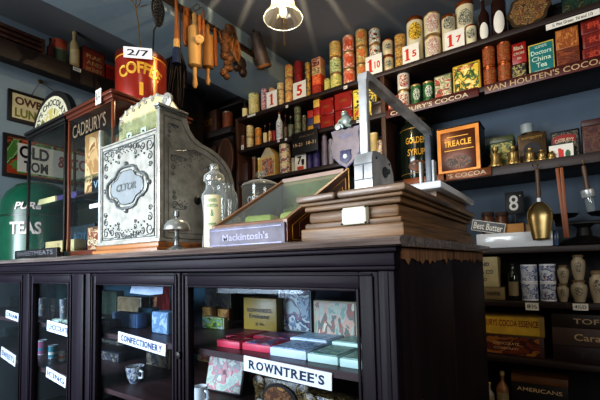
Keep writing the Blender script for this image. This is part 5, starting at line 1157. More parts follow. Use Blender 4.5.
# --- two glass display cases
CZT = 1.70
def case(x0, x1, y0, y1, name, label, wd, wdz, sign=None):
    t = thing(name, label, 'display case', ((x0+x1)/2, y0, CT)); w, d, h = x1-x0, y1-y0, CZT-CT
    p_ = .014
    for nm, bb, m in (('base', B().box(-w/2-.004, w/2+.004, -.01, d+.004, 0, .035, .004), wd), ('cornice', B().box(-w/2-.012, w/2+.012, -.014, d+.012, h-.016, h, .004), wd),
                      ('cornice', B().box(-w/2-.006, w/2+.006, -.007, d+.006, h-.034, h-.0165, .004), wd), ('frieze', B().box(-w/2, w/2, 0, .012, h-.044, h-.0345, .001), wd)):
        part(bb, nm, m, t)
    for sx in (-1, 1):
        for yy in (0, d-p_): part(B().box(sx*(w/2)-(p_ if sx > 0 else 0), sx*(w/2)+(p_ if sx < 0 else 0), yy, yy+p_, .035, h-.044, .003), 'post', wdz, t)
    part(B().box(-w/2+p_, w/2-p_, .004, .007, .036, h-.045), 'front_glass', CABG if False else GLASS('case glass', (.96, .98, .98), .5, .02), t)
    for sx in (-1, 1): part(B().box(sx*(w/2-.006)-.0015, sx*(w/2-.006)+.0015, p_, d-p_, .036, h-.035), 'side_glass', GLASS('case glass'), t)
    part(B().box(-w/2+p_, w/2-p_, d-.006, d-.003, .036, h-.035), 'back_glass', GLASS('case glass'), t)
    return t, w, d, h
cx0, cx1, cx2, cx3 = -2.405, -1.966, -1.938, -1.54
c1, w1, d1, h1 = case(cx0, cx1, .85, 1.10, 'glass_case', 'left glass display case with black ebonised edges under the arched sign', BLACKW, BLACKW)
c2, w2_, d2, h2_ = case(cx2, cx3, .85, 1.25, 'glass_case', "red brown mahogany glass case lettered CADBURY'S beside the cash register", MAHO, MAHOZ)
GILT = M('gilt pale letters', '#7c6a54', .4, .2, .1)
T(c2, "CADBURY'S", -w2_*.02, -.0006+.0035, h2_-.105, w2_*.74, .065, GILT, bold=.01)
CH = WOOD('inner orange board', '#b06a38', .45, 'X')
for k, z_ in enumerate((.30, .379)):
    part(B().box(-w2_/2+.016, w2_/2-.016, .03, d2-.02, z_-.008, z_, .001), 'inner_shelf', GLASS('shelf glass', (.75, .85, .82), 1.5, .05) if k else DARKW, c2)
part(B().box(-w2_/2+.016, w2_/2-.016, d2-.02, d2-.01, .036, h2_-.05), 'back_board', CH, c2)
part(B().box(-w1/2+.016, w1/2-.016, .03, d1-.02, .30-.006, .30, .001), 'inner_shelf', GLASS('shelf glass'), c1)
def incase(c, xo, yo, z, w, d, h, name, label, cat, m, front=None, txt=(), tm=BLACK, rz=0):
    x = c.location.x+xo; y = c.location.y+yo
    return box_at(name, label, cat, x-w/2, x+w/2, y, d, CT+z, CT+z+h, m, front, txt=txt, tmat=tm, lid=False, rz=rz)
BZ = .0355
incase(c2, -.02, .07, BZ, .26, .05, .115, 'chocolate_tin', 'cream lettered tin at the bottom of the mahogany case', 'tin', M('brown lettered tin', '#5c3c24', .5), ART('cream block print', ['#5c3c24', '#b89a78', '#7c3c28', '#c9b090'], 22, seed=110), (('CHOCOLATE', .35, .25, .9),), LETW)
incase(c2, .05, .05, .302, .24, .05, .07, 'violet_box', 'dark box lettered VIOLET in the mahogany case', 'box', M('black blue box', '#14161c', .4), None, (('VIOLET', .5, .5, .8),), M('blue white letters', '#8ca4b0', .5))
incase(c2, .06, .12, BZ, .20, .05, .19, 'brown_jug_box', 'brown box with a picture panel behind the lettered tin', 'box', M('olive brown card', '#4c3c24', .5), ART('olive brown print', ['#4c3c24', '#6a5a34', '#3a2c1c', '#7c3c2c'], 16, seed=111))
incase(c2, -.105, .07, .302, .15, .03, .3, 'poster_card', 'tan show card standing on the upper shelf of the mahogany case', 'card', M('tan show card', '#a8804c', .5), ART('tan card picture', ['#c9a070', '#a87c4c', '#d8b888', '#8c5c34'], 10, seed=112))
incase(c2, .06, .12, .38, .14, .03, .2, 'show_card', 'grey green framed show card in the mahogany case', 'card', M('grey green frame', '#7c8c7c', .5), ART('red and green card', ['#8c4a38', '#a86a4c', '#6a7c6a', '#8c9484'], 12, seed=113))
incase(c2, .06, .03, .225, .22, .004, .02, 'price_strip', 'slim white strip inside the mahogany case', 'ticket', WHITEB)
b_ = incase(c1, .03, .06, BZ, .32, .06, .065, 'cream_box', 'cream flat box at the bottom of the left glass case', 'box', M('cream flat box', '#c4ae7c', .5), None)
p_ = b_; T(p_, 'Y', 0, -.035, .04, .02, .02, M('brown ink', '#5c3a1c'))
incase(c1, .10, .06, .302, .22, .04, .035, 'purple_box', 'purple flat box on the shelf of the left glass case', 'box', M('purple box', '#3c2c64', .5), None)
incase(c1, -.10, .05, .302, .20, .04, .035, 'pale_yellow_box', 'pale yellow flat box on the shelf of the left glass case', 'box', M('pale yellow box', '#c9c08c', .5), None)
incase(c1, .04, .16, BZ, .30, .04, .15, 'dark_box', 'dark teal box with dim lettering at the back of the left glass case', 'box', M('dark teal box', '#14242c', .5), None, (('LADYS', .6, .3, .7),), M('dim blue ink', '#3c5c74'))
# price label on the case corner
p = at(97.5, 98, Y=.83)
t = thing('price_label', 'little white label clipped to the front edge of the mahogany case', 'price card', (p.x, .8325, CZT-.045))
part(B().box(-.022, .022, 0, .003, 0, .065), 'card', WHITE, t); T(t, '1/-', 0, -.0008, .034, .03, .035, BLACK, bold=.02)
# name plate in front of the left case
xa_, xb_ = at(16, 252, Y=.79).x, at(58, 252, Y=.79).x
t = thing('name_plate', 'black name board with dim letters lying before the left glass case', 'sign', ((xa_+xb_)/2, .79, CT))
w = xb_-xa_
part(B().box(-w/2, w/2, -.006, .012, 0, .052, .003), 'board', BLACKW, t); T(t, "SWEETMEATS", 0, -.007, .033, w*.85, .022, M('dim grey letters', '#5c5c60', .5))
# arched chocolate sign
cxm, R_ = -2.245, .235
t = thing('arched_sign', "half round sign lettered FRY'S CHOCOLATE standing on the left glass case", 'sign', (cxm, .90, CZT+.0005))
arc_ = lambda r, n=28, s=.86: [(r*math.cos(PI*k/n), r*s*math.sin(PI*k/n)) for k in range(n+1)]
part(B().prism(arc_(R_), 'Y', 0, .03), 'board', BLACKW, t)
part(B().prism(arc_(R_*.86), 'Y', -.003, .001), 'white_field', M('ivory enamel sign', '#cfc9ac', .3), t)
part(B().prism(arc_(R_*.55), 'Y', -.0045, -.002), 'centre_field', ART('olive and ivory centre', ['#cfc9ac', '#b8a860', '#cfc9ac', '#6a6c34'], 14, seed=115), t)
V, F = text_mesh("FRY'S CHOCOLATE", .02); vs = []
for u, v in V:
    q = PI*(.5-u*.9); rr_ = R_*(.705+v*.17); vs.append((rr_*math.cos(q), -.0038, rr_*.86*math.sin(q)))
me = bpy.data.meshes.new('lettering'); me.from_pydata(vs, [], F); me.materials.append(BLACK); o = bpy.data.objects.new('lettering', me); COL.objects.link(o); o.parent = t
# coffee canister on the case
x, y, r, h, ang = cyl_place(115.5, 167, 55, CZT, .99)
zt_ = at(141, 58.5, Y=y).z-CZT
h = zt_
t = thing('coffee_canister', 'big red canister lettered COFFEE 1 in gold with a white 2/7 card', 'canister', (x, y, CZT+.0005))
CR = M('red japanned canister', '#8a2414', .28, .1, .3, 6, coat=.4)
part(B().lathe([(r*.98, 0), (r, .006), (r, h*.93), (r*.97, h*.96)], seg=44), 'body', CR, t)
part(B().lathe([(r*1.015, h*.9), (r*1.02, h*.92), (r*1.015, h*.965), (r*.7, h*.99), (r*.2, h), (0, h)], seg=44), 'lid', M('dark red lid', '#4c160e', .3, .2), t)
for zq in (.86, .06): part(B().lathe([(r*1.004, h*zq), (r*1.004, h*(zq+.02))], close=False, seg=44), 'gold_line', GOLD, t)
T(t, 'COFFEE', 0, 0, h*.66, r*1.8, h*.19, GOLD, bend=r*1.008, ang=ang-.06, bold=.04, arc=r*1.5); T(t, '1', 0, 0, h*.33, r*.15, h*.2, GOLD, bend=r*1.008, ang=ang, bold=.02, name='numeral')
part(B().patch(r*1.004, ang+.55, r*.18, h*.1, h*.85, ell=False), 'gold_stripe', M('copper gold stripe', '#b0602c', .3, .4), t)
da = .15
cw, ch = .128, .05
q = thing('price_card', 'white card reading 2/7 hung on the front of the red canister', 'price card', (x+(r+.006)*math.sin(ang-.12), y-(r+.006)*math.cos(ang-.12), CZT+h*.86), rot=(0, math.radians(-2), ang-.12))
part(B().box(-cw/2, cw/2, -.002, 0, -ch/2, ch/2+.004), 'card', WHITEB, q); T(q, '2/7', 0, -.0028, .002, cw*.75, ch*.6, BLACK, bold=.01)
# long handled tools behind the canister
def rod(pts_, r_, parent, nm='handle', m=None): return part(B().tube(pts_, r_, 6), nm, m or IRON, parent)
def hang_tool(pxa, pya, pxb, pyb, name, label):
    lo, hi = at(pxa, pya, X=-1.70), at(pxb, pyb, X=-1.70)
    t = thing(name, label, 'utensil', (-1.70, lo.y, lo.z)); return t, hi.y-lo.y, hi.z-lo.z
t, dy_, dz_ = hang_tool(140.5, 50, 136, 8, 'wire_fork', 'thin wire toasting fork hanging above the red canister')
rod([(0, 0, 0), (0, dy_*.4, dz_*.6), (0, dy_, dz_)], .0028, t, m=BRASSD)
for s_ in (-1, 0, 1): rod([(0, dy_, dz_), (0, dy_+s_*.02, dz_+.03), (0, dy_+s_*.03, dz_+.09)], .0022, t, 'prong', BRASSD)
for s_ in (-1, 1): rod([(0, dy_+s_*.025, dz_+.02), (0, dy_+s_*.06, dz_+.05)], .0022, t, 'prong', BRASSD)
rod([(0, dy_, dz_+.085), (-.02, dy_, dz_+.10), (-.058, dy_, dz_+.10)], .0025, t, 'hook', BRASSD)
t, dy_, dz_ = hang_tool(153, 50, 158, 12, 'pierced_skimmer', 'black pierced iron skimmer hanging above the red canister')
rod([(0, 0, 0), (0, dy_*.2, dz_*.5), (0, dy_, dz_-.06)], .004, t)
b = B(); W_, H2 = .033, .075; cz_ = dz_
b.tube([(0, dy_+W_*math.cos(q_)*(1+.2*math.sin(q_)), cz_+H2*math.sin(q_)) for q_ in [2*PI*k/30 for k in range(32)]], .006, 6, cap=False)
for k in range(7):
    for s_ in (-1, 1): scroll(b, dy_+s_*.014, cz_-.055+k*.018, .011, s_, 0, 0, th=.0032, face='S')
b.tube([(0, dy_, cz_-H2), (0, dy_, cz_+H2)], .004, 6); part(b, 'pierced_blade', IRON, t)
rod([(0, dy_, cz_+H2), (-.02, dy_, cz_+H2+.02), (-.058, dy_, cz_+H2+.02)], .003, t, 'hook', IRON)
# --- green tea bin left of the case
x, y, r = -2.60, 1.16, .235
t = thing('tea_bin', 'large green domed tea bin lettered PURE TEAS at the far left', 'canister', (-2.625, 1.0, CT))
Wt = .20; zt_ = at(45, 181, Y=1.0).z-CT
arch = [(-Wt, 0), (Wt, 0)]+[(Wt*math.cos(q_), zt_-Wt+Wt*math.sin(q_)) for q_ in [PI*k/24 for k in range(25)]]
b = B(); b.lathe([(.19, 0), (.2, .01), (.2, zt_*.6), (.19, zt_*.74), (.165, zt_*.85), (.12, zt_*.94), (.06, zt_*.99), (0, zt_)], seg=44); part(b, 'body', GREENT, t)
an = math.atan2(2.62, .98)
TE = M('pale pink white letters', '#d8c4bc', .4)
zp, zq_ = at(15, 205, Y=.85).z-CT, at(13, 229, Y=.85).z-CT
T(t, 'PURE', 0, 0, zp-.01, .13, .04, TE, bend=.2045, ang=an-.28, bold=.02, slant=.3); T(t, 'TEAS', 0, 0, zq_, .16, .07, TE, bend=.2045, ang=an-.36, bold=.03)
part(B().lathe([(.2015, zq_+.07), (.202, zq_+.075), (.2015, zq_+.08)], seg=44, close=False), 'rim_band', M('dark green band', '#0c2a1c', .3), t)

# ------------------------------------------------------------------ left wall
def wall_sign(px0, py0, px1, py1, W, label, l1, l2, field, border):
    X = LX+.012
    a = at(px0, py0, X=X); b2_ = at(px0+1, py1, X=X)
    zt_, zb_ = a.z, b2_.z; y0 = a.y
    t = thing('wall_sign', label, 'sign', (LX+.002, y0+W/2, zb_)); h = zt_-zb_
    part(B().box(0, .018, -W/2, W/2, 0, h, .003), 'frame', border, t)
    part(B().box(.017, .0205, -W/2+.022, W/2-.022, .022, h-.022), 'enamel_panel', field, t)
    for s_, zc, hh, yc, ww, m_ in (l1, l2): T(t, s_, .0212, yc, h*zc, ww, h*hh, m_, face='R', bold=.035)
    return t, h
IVO = M('ivory sign enamel', '#c9bf98', .35)
t, h = wall_sign(8, 88, 0, 120, .60, "framed enamel sign reading OWBRIDGE'S LUNG TONIC on the left wall", ("OWBRIDGE'S", .68, .27, -.08, .37, M('brown sign letters', '#4c1c10', .4)), ('LUNG TONIC', .30, .29, -.075, .38, M('olive sign letters', '#6a701c', .4)), IVO, IRON)
p = at(41, 81, X=LX+.02)
b = B(); b.tube([(.01, -.17, h), (.012, p.y-t.location.y, p.z-t.location.z), (.01, .12, h)], .0025, 6); part(b, 'hanging_cord', M('brown cord', '#5c4a3a', .7), t)
part(B().lathe([(0, 0), (.014, .0), (.011, .012), (0, .014)], seg=12, mt=Matrix.Translation((.004, p.y-t.location.y, p.z-t.location.z)) @ Matrix.Rotation(PI/2, 4, 'Y')), 'nail', BRASSD, t)
t, h = wall_sign(3, 132, 0, 176, .62, 'framed enamel sign reading OLD TOM with green scrolls on the left wall', ('OLD', .63, .30, -.14, .17, BLACK), ('TOM', .30, .25, -.13, .14, BLACK), M('orange red enamel', '#8c3c1c', .4), IRON)
part(B().box(.0205, .0208, -.29, .29, .03, h-.03), 'green_scroll_field', ART('green scroll enamel', ['#4c7c34', '#8cae6a', '#1c2c14', '#a8401c', '#5c8c40'], 9, seed=120), t)
part(B().box(.0208, .0211, -.235, .27, h*.15, h*.82), 'white_field', WHITE, t)
T(t, '& CO', .0212, .10, h*.55, .2, h*.3, M('dull red letters', '#a04a34', .4), face='R', bold=.03)
# high shelf on the left wall
ZL = 2.275
t = thing('high_shelf', 'dark wooden shelf high on the left wall', 'shelf', (0, 0, 0))
part(B().box(LX+.002, -2.60, .3, 1.69, ZL-.025, ZL, .003), 'board', DARKW, t); part(B().box(-2.612, -2.598, .3, 1.69, ZL-.10, ZL+.006, .002), 'fascia', WOOD('dark fascia', '#241712', .5, 'Y'), t)
XS = -2.64
def lp(px_, py_): return at(px_, py_, X=XS)
# crate
p0, p1 = lp(-12, 30), lp(44, 50)
t = thing('wicker_crate', 'dark slatted crate on the high left shelf', 'crate', (XS-.09, (p0.y+p1.y)/2, ZL)); L_ = p1.y-p0.y; hc_ = lp(40, 37).z-ZL
for k in range(4): part(B().box(-.09, .09, -L_/2, L_/2, .006+k*hc_/4, (k+.82)*hc_/4, .003), 'slat', WOOD('crate slat', '#3a1d14', .6, 'Y'), t)
for s_ in (-1, 1): part(B().box(-.085, .085, s_*L_/2-.008, s_*L_/2+.008, 0, hc_, .002), 'end_batten', WOOD('crate slat', '#3a1d14'), t)
def lbottle(px_, pw, yt_, label, glass, lab, cap, shoulder=.6, neck=.35):
    p_ = lp(px_, yt_+12); r_ = abs(lp(px_+pw/2, yt_+12).y-lp(px_-pw/2, yt_+12).y)/2*.8; h_ = lp(px_, yt_).z-ZL
    t = thing('bottle', label, 'bottle', (XS-.02, p_.y, ZL))
    part(B().lathe([(r_*.92, 0), (r_, h_*.03), (r_, h_*shoulder), (r_*neck*1.1, h_*(shoulder+.12)), (r_*neck, h_*.95), (0, h_*.95)]), 'body', glass, t)
    part(B().lathe([(r_*neck*1.3, h_*.9), (r_*neck*1.3, h_*.97), (r_*neck*.8, h_), (0, h_)]), 'stopper', cap, t)
    if lab: part(B().patch(r_*1.01, 1.0, r_*1.7, h_*.15, h_*.5, ell=False), 'label', lab, t)
lbottle(51.5, 8, 37, 'dark red brown bottle beside the crate on the high left shelf', M('plum brown glass', '#3c1a14', .15, coat=.5), None, BLACK)
lbottle(76, 12, 30.5, 'tall cream stoneware bottle with a long neck on the high left shelf', M('cream stoneware', '#a8946a', .35, 0, .1, coat=.3), M('cream stoneware label', '#b8a67c', .5), M('cream stoneware', '#a8946a'), shoulder=.66, neck=.4)
for i, (yt_, c_, l_) in enumerate(((48, '#33402f', 'dark green tin, lower of the two beside the cream bottle'), (38.5, '#8c3a24', 'red brown tin, upper of the two beside the cream bottle'))):
    p_ = lp(63, 50); r_ = .045; z0 = ZL if i == 0 else lp(63, 48.5).z
    can_at('food_can', l_, 'tin can', XS-.05, p_.y, z0, r_, lp(63, yt_).z-z0, M('left shelf tin %d' % i, c_, .5), rim=TIND)
p0, p1 = lp(83, 60), lp(105, 70); L_ = p1.y-p0.y; hc_ = lp(90, 48).z-ZL
t = thing('seed_box', 'red brown box with pale printed words on the high left shelf', 'box', (XS, (p0.y+p1.y)/2, ZL))
part(B().box(-.1, 0, -L_/2, L_/2, 0, min(hc_, .2), .003), 'body', M('red brown print box', '#6a2416', .5, 0, .3), t)
part(B().box(-.001, .001, -L_*.44, L_*.44, .012, min(hc_, .2)*.92), 'front_label', M('brown red label', '#7c2c18', .5), t)
for k, s_ in enumerate(('FLAK', 'AND', 'HONEY')): T(t, s_, .0018, -.0, .135-.045*k, L_*.7, .028, M('faded gold words', '#b08c5c', .5), face='R', bold=.02)
p0 = lp(109, 70); t = thing('seed_box', 'plain red box at the end of the high left shelf', 'box', (XS, p1.y+.07, ZL)); part(B().box(-.1, 0, -.06, .06, 0, .13, .004), 'body', REDTIN, t); part(B().box(-.101, .001, -.061, .061, .11, .131, .002), 'lid', REDD, t)
p = at(77, 69.5, X=-2.597)
t = thing('shelf_ticket', 'white ticket on the edge of the high left shelf', 'shelf ticket', (-2.5975, p.y, p.z-.012)); part(B().box(0, .002, -.024, .024, 0, .024), 'card', WHITE, t); T(t, '10½', .0025, 0, .012, .036, .013, BLACK, face='R')

# dark dresser in the back corner
DX0, DX1, DY0 = LX+.004, -2.26, 2.26
t = thing('corner_dresser', 'tall dark dresser with a framed door in the back left corner', 'cupboard', ((DX0+DX1)/2, DY0, 0)); w, d = DX1-DX0, BY-DY0-.004
part(B().box(-w/2, w/2, .02, d, 0, 2.04, .004), 'carcass', WOOD('dark dresser wood', '#1b110c', .55, 'Z'), t)
dr = part(B().box(-w/2+.02, w*.18, .0, .0195, .9, 1.98, .003), 'door', WOOD('dresser door wood', '#3a2013', .5, 'Z'), t)
part(B().box(-w/2+.07, w*.18-.05, -.006, .0, .96, 1.92, .004), 'door_panel', WOOD('dresser panel wood', '#4c2c1a', .5, 'Z'), dr)
part(B().box(-w/2-.0, w/2+.03, -.04, d, 2.045, 2.10, .005), 'top_shelf', WOOD('dark dresser wood', '#1b110c'), t)
part(B().box(-w/2, w/2+.03, d-.03, d, 2.101, CZ-.01), 'dark_hutch_back', WOOD('dark dresser wood', '#1b110c'), t)  # dark panel added so the area under the beam reads near black
part(B().box(-w/2, -w/2+.02, .02, d-.031, 2.101, CZ-.01), 'hutch_side', WOOD('dark dresser wood', '#1b110c'), t)
part(B().box(-w/2, w/2+.03, .1, d-.031, 2.34, 2.358), 'hutch_shelf', WOOD('dark dresser wood', '#1b110c'), t)
pc = at(228, 160, Y=DY0-.02)
q = thing('oval_tray', 'dark brown oval tray leaning at the corner beside the shelving', 'tray', (pc.x, DY0-.05, pc.z-.17))
part(B().prism([(.085*math.cos(a_), .17+.17*math.sin(a_)) for a_ in [2*PI*k/32 for k in range(32)]], 'Y', 0, .02), 'body', WOOD('tray brown', '#3f2618', .45, 'Z'), q)
b = B(); b.tube([(.083*math.cos(a_), -.001, .17+.168*math.sin(a_)) for a_ in [2*PI*k/32 for k in range(34)]], .006, 6, cap=False); part(b, 'rim', WOOD('tray rim', '#5a3a24', .4), q)
box_at('name_box', 'dark box with dim letters TUDOR on the corner dresser', 'box', at(193, 100, Y=DY0).x, at(216, 100, Y=DY0).x, DY0, .06, 2.1005, 2.30, M('dark brown box', '#2c1810', .5), M('dim brown field', '#3a2216', .5), txt=(('TUDOR', .5, .3, .7),), tmat=GOLDD, lid=False)
x_, y_, r_, h_, _a = cyl_place(222, 233, 92, 2.10, DY0)
can_at('tea_canister', 'orange brown canister on the corner dresser', 'canister', max(x_, -2.40), y_, 2.1005, .045, .16, M('orange brown tin', '#6a3418', .4), rim=TIND)

t = thing('dark_cover_cupboard', 'tall near-black cupboard added to darken the left wall behind the hanging tools', 'cupboard', (LX+.003, 1.71, 0))
DKC = WOOD('near black cupboard wood', '#120d0b', .55, 'Z')  # cupboard added as a dark cover over the blue wall
part(B().box(0, .34, 0, .47, 0, 2.40, .004), 'carcass', DKC, t); part(B().box(0, .36, -.015, .485, 2.401, 2.44, .006), 'cornice', DKC, t)
part(B().box(.341, .352, .02, .45, .1, 2.36, .003), 'door', WOOD('near black door wood', '#1a120e', .5, 'Z'), t)
part(B().box(.353, .358, .09, .38, 1.3, 2.28, .004), 'door_panel', WOOD('near black door wood', '#1a120e'), t)
# ------------------------------------------------------------------ rail with hanging tools
XH = -1.70
t = thing('hanging_rail', 'dark rail with hooks fixed along the boxed beam', 'rail', (XH, 0, 0))
zr = 2.425
part(B().box(-.0585, -.046, 1.02, 2.0, zr-.02, zr+.02, .003), 'rail_board', WOOD('rail wood', '#4c3424', .5, 'Y'), t)
def hg(px_, py_, xo=0.): return at(px_, py_, X=XH+xo)
def hooked(px_, name, label, cat, xo=0.):
    p_ = hg(px_, 20, xo); q = thing(name, label, cat, (XH+xo, p_.y, zr-.02))
    part(B().tube([(-xo-.045, 0, .01), (-.012, 0, .012), (0, 0, 0), (.004, 0, -.014), (-.006, 0, -.02)], .0022, 6), 'hook', BRASSD, q)
    return q, (lambda y__: hg(px_, y__, xo).z-(zr-.02))
def pin(px_, yt_, yb_, label, xo, r_, m):
    q, Z = hooked(px_, 'rolling_pin', label, 'rolling pin', xo)
    a, b_ = Z(yt_), Z(yb_); L_ = a-b_; a0 = min(a, -.016)
    part(B().lathe([(r_*.55, a-L_*.24), (r_, a-L_*.26), (r_, b_+L_*.27), (r_*.55, b_+L_*.25)], seg=24), 'barrel', m, q)
    part(B().lathe([(.004, a0), (r_*.42, a0-L_*.03), (r_*.3, a0-L_*.12), (r_*.4, a-L_*.24), (0, a-L_*.24)], seg=16), 'handle', m, q)
    part(B().lathe([(0, b_+L_*.25), (r_*.36, b_+L_*.25), (r_*.3, b_+L_*.14), (r_*.45, b_+L_*.05), (r_*.25, b_), (0, b_)], seg=16), 'handle', m, q)
pin(194.5, 8, 88, 'pale wooden rolling pin, left and longer of the two hanging from the rail', .02, .036, PINE)
pin(207.5, 20, 85, 'darker wooden rolling pin, right of the pale one on the rail', .0, .033, WOOD('amber rolling pin wood', '#a0713c', .45, 'Z', .25))
q, Z = hooked(199.5, 'butter_stamp', 'round wooden butter stamp on a short handle in front of the rolling pins', 'utensil', .075)
part(B().lathe([(.004, Z(14)), (.011, Z(18)), (.008, Z(30)), (.006, Z(34)), (0, Z(34))][::-1], seg=14), 'handle', PINE2, q)
part(B().lathe([(0, 0), (.020, 0), (.023, .004), (.023, .010), (.016, .013), (.004, .012), (0, .01)], seg=22, mt=Matrix.Translation((.0, 0, Z(39))) @ Matrix.Rotation(PI/2+.5, 4, Vector((math.cos(.9), math.sin(.9), 0)))), 'stamp_head', PINE, q)
q, Z = hooked(203.5, 'wooden_spoon', 'narrow brown wooden spoon hanging between the rolling pins', 'utensil', .07)
part(B().lathe([(0, Z(38)), (.010, Z(36)), (.013, Z(28)), (.008, Z(20)), (.006, Z(10)), (0, Z(9))], seg=12, mt=Matrix.Scale(.5, 4, (1, 0, 0))), 'spoon', PINE2, q)
q, Z = hooked(176.5, 'brush', 'long handled brush with blue painted bristle end at the left of the rail', 'brush', .0)
part(B().lathe([(0, Z(-4)), (.009, Z(-3)), (.010, Z(20)), (.013, Z(36)), (.016, Z(48)), (0, Z(48))], seg=14), 'handle', PINE2, q)
part(B().lathe([(.015, Z(48)), (.02, Z(50)), (.024, Z(64)), (0, Z(64))], seg=14), 'bristles', M('navy bristles', '#16243f', .8, 0, .3, 60), q)
part(B().lathe([(.0165, Z(40)), (.017, Z(48))], seg=14), 'ferrule', PINE, q)
q, Z = hooked(186.5, 'carved_paddle', 'brown ribbed wooden paddle left of the pale rolling pin', 'utensil', -.02)
part(B().prism([(-.012, Z(8)), (.012, Z(8)), (.022, Z(16)), (.024, Z(42)), (.012, Z(46)), (-.012, Z(46)), (-.024, Z(42)), (-.022, Z(16))], 'X', -.008, .008), 'paddle', PINE2, q)
for k in range(5): part(B().tube([(.009, -.018+.009*k, Z(18)), (.009, -.018+.009*k, Z(42))], .0028, 6), 'rib', WOOD('light rib wood', '#a4662e', .5, 'Z'), q)
for i, (px_, yt_, yb_, wd, m, l_) in enumerate(((215, 24, 66, .013, PINE2, 'narrow brown wooden slat tool right of the rolling pins'), (219.5, 18, 60, .010, LEATHB, 'tan leather strap hanging at a slant from the rail'), (237.5, 30, 58, .014, PINE2, 'curved tan wooden pat at the right of the rail'))):
    q, Z = hooked(px_, 'hanging_strap', l_, 'strap', .0)
    part(B().prism([(-wd*.7, -.014), (wd*.7, -.014), (wd+.02*(i == 1), Z((yt_+yb_)/2)), (wd*.8+.05*(i == 1), Z(yb_)), (-wd*.6+.05*(i == 1), Z(yb_)), (-wd+.02*(i == 1), Z((yt_+yb_)/2))], 'X', -.004, .004), 'strap', m, q)
# tan leather loops
q, Z = hooked(233, 'leather_loops', 'bunch of curled tan leather loops hanging from the rail', 'leather', .02)
b = B()
for k in range(4):
    zc, R_ = Z(40+k*4), .058-.007*k
    b.tube([(.006*k, (R_*.6)*math.cos(a_)+.008*k-.01, zc+R_*1.5*math.sin(a_)) for a_ in [2*PI*j/24 for j in range(26)]], .008, 8, cap=False)
part(b, 'loops', LEATHB, q); part(B().tube([(0, 0, -.014), (.003, 0, Z(34))], .003), 'thong', LEATH, q)
# rope of dried pods
q, Z = hooked(226, 'dried_rope', 'knotted rope of brown dried pods hanging from the rail', 'dried goods', .015)
b = B(); random.seed(5)
for k in range(24):
    u = k/23; b.ball((random.uniform(-.012, .012), random.uniform(-.022, .022), Z(26)+(Z(76)-Z(26))*u), .021+.006*math.sin(u*3), (1, 1, .8), 10)
part(b, 'pods', M('brown dried pods', '#6a4424', .7, 0, .5, 40, .5), q); part(B().tube([(0, 0, -.014), (0, 0, Z(27))], .004), 'thong', LEATH, q)
# dark leather bucket / bellows
q, Z = hooked(252, 'leather_bucket', 'dark leather bottle bucket hung at an angle at the end of the rail', 'bucket', .0)
mt = Matrix.Translation((.03, .0, Z(36))) @ Matrix.Rotation(math.radians(24), 4, 'X')
L_ = Z(36)-Z(66)
part(B().lathe([(.0, -L_), (.045, -L_), (.05, -L_*.9), (.042, -L_*.35), (.034, 0), (.028, .010), (.0, .012)], seg=24, mt=mt), 'body', M('grey brown leather', '#4a3a32', .5, 0, .35, 20, .3), q)
b = B(); b.lathe([(.049, -L_-.004), (.053, -L_+.005), (.05, -L_+.014)], seg=24, mt=mt, close=False); part(b, 'rim', LEATHB, q)
part(B().tube([(0, 0, -.014), (.01, 0, Z(30)), (.03, .0, Z(36)+.01)], .004), 'thong', LEATH, q)
q, Z = hooked(239, 'leather_mitt', 'bulky dark leather mitt below the loops on the rail', 'leather', -.03)
b = B(); b.ball((0, 0, Z(63)), .05, (.7, 1.1, 1)); b.ball((0, .03, Z(70)), .035, (.7, 1, 1)); b.ball((0, -.03, Z(68)), .03, (.7, 1, 1.1)); b.tube([(0, 0, -.014), (0, 0, Z(60))], [.004, .012]); part(b, 'mitt', LEATH, q)
# dark sheaf
q, Z = hooked(180.5, 'dark_sheaf', 'dark brown sheaf of horsehair hanging behind the coffee canister', 'sheaf', -.03)
b = B(); random.seed(9)
for k in range(110):
    a_ = random.uniform(0, 2*PI); rr_ = random.uniform(0, 1)
    b.tube([(0, 0, Z(53)), (-.05+.04*rr_*math.cos(a_), .07*rr_*math.sin(a_), Z(62)), (-.07+.05*rr_*math.cos(a_)+random.uniform(-.01, .01), .085*rr_*math.sin(a_)+random.uniform(-.012, .012), Z(96+random.uniform(-14, 6)))], [.006, .007, .0025], 5)
part(b, 'strands', M('dark horsehair', '#1c100c', .8, 0, .5, 40), q); part(B().tube([(0, 0, -.014), (0, 0, Z(60))], .003), 'cord', LEATH, q)

# ------------------------------------------------------------------ ceiling lamp
LXp, LYp = -.955, 1.375
zs = at(283, 19, Y=LYp).z
lx = at(283, 12, Y=LYp).x
t = thing('ceiling_lamp', 'hanging lamp with a flared ribbed glass shade and pull chain', 'lamp', (lx, LYp, zs))
b = B(); prof_ = [(.088, .0), (.09, .003), (.082, .018), (.066, .036), (.054, .06), (.05, .09), (.044, .115), (.03, .125)]
SG, NT = 64, None
rings = []
for r_, z_ in prof_:
    rings.append([b.bm.verts.new(((r_+.0012*math.cos(16*2*PI*k/SG))*math.cos(2*PI*k/SG), (r_+.0012*math.cos(16*2*PI*k/SG))*math.sin(2*PI*k/SG), z_)) for k in range(SG)])
for a_, c_ in zip(rings, rings[1:]):
    for k in range(SG): b.bm.faces.new((a_[k], a_[(k+1) % SG], c_[(k+1) % SG], c_[k]))
m, N, L, P = nt('opal ribbed shade glass'); N.remove(P)
tr = N.new('ShaderNodeBsdfTransparent'); tr.inputs[0].default_value = (1, .95, .85, 1); tl = N.new('ShaderNodeBsdfTranslucent'); tl.inputs[0].default_value = (1, .9, .72, 1)
gs = N.new('ShaderNodeBsdfGlossy'); gs.inputs['Roughness'].default_value = .1; em = N.new('ShaderNodeEmission'); em.inputs[0].default_value = (1, .82, .52, 1); em.inputs[1].default_value = .55
lw = N.new('ShaderNodeLayerWeight'); lw.inputs[0].default_value = .35
m1 = N.new('ShaderNodeMixShader'); m1.inputs[0].default_value = .35; L.new(tr.outputs[0], m1.inputs[1]); L.new(tl.outputs[0], m1.inputs[2])
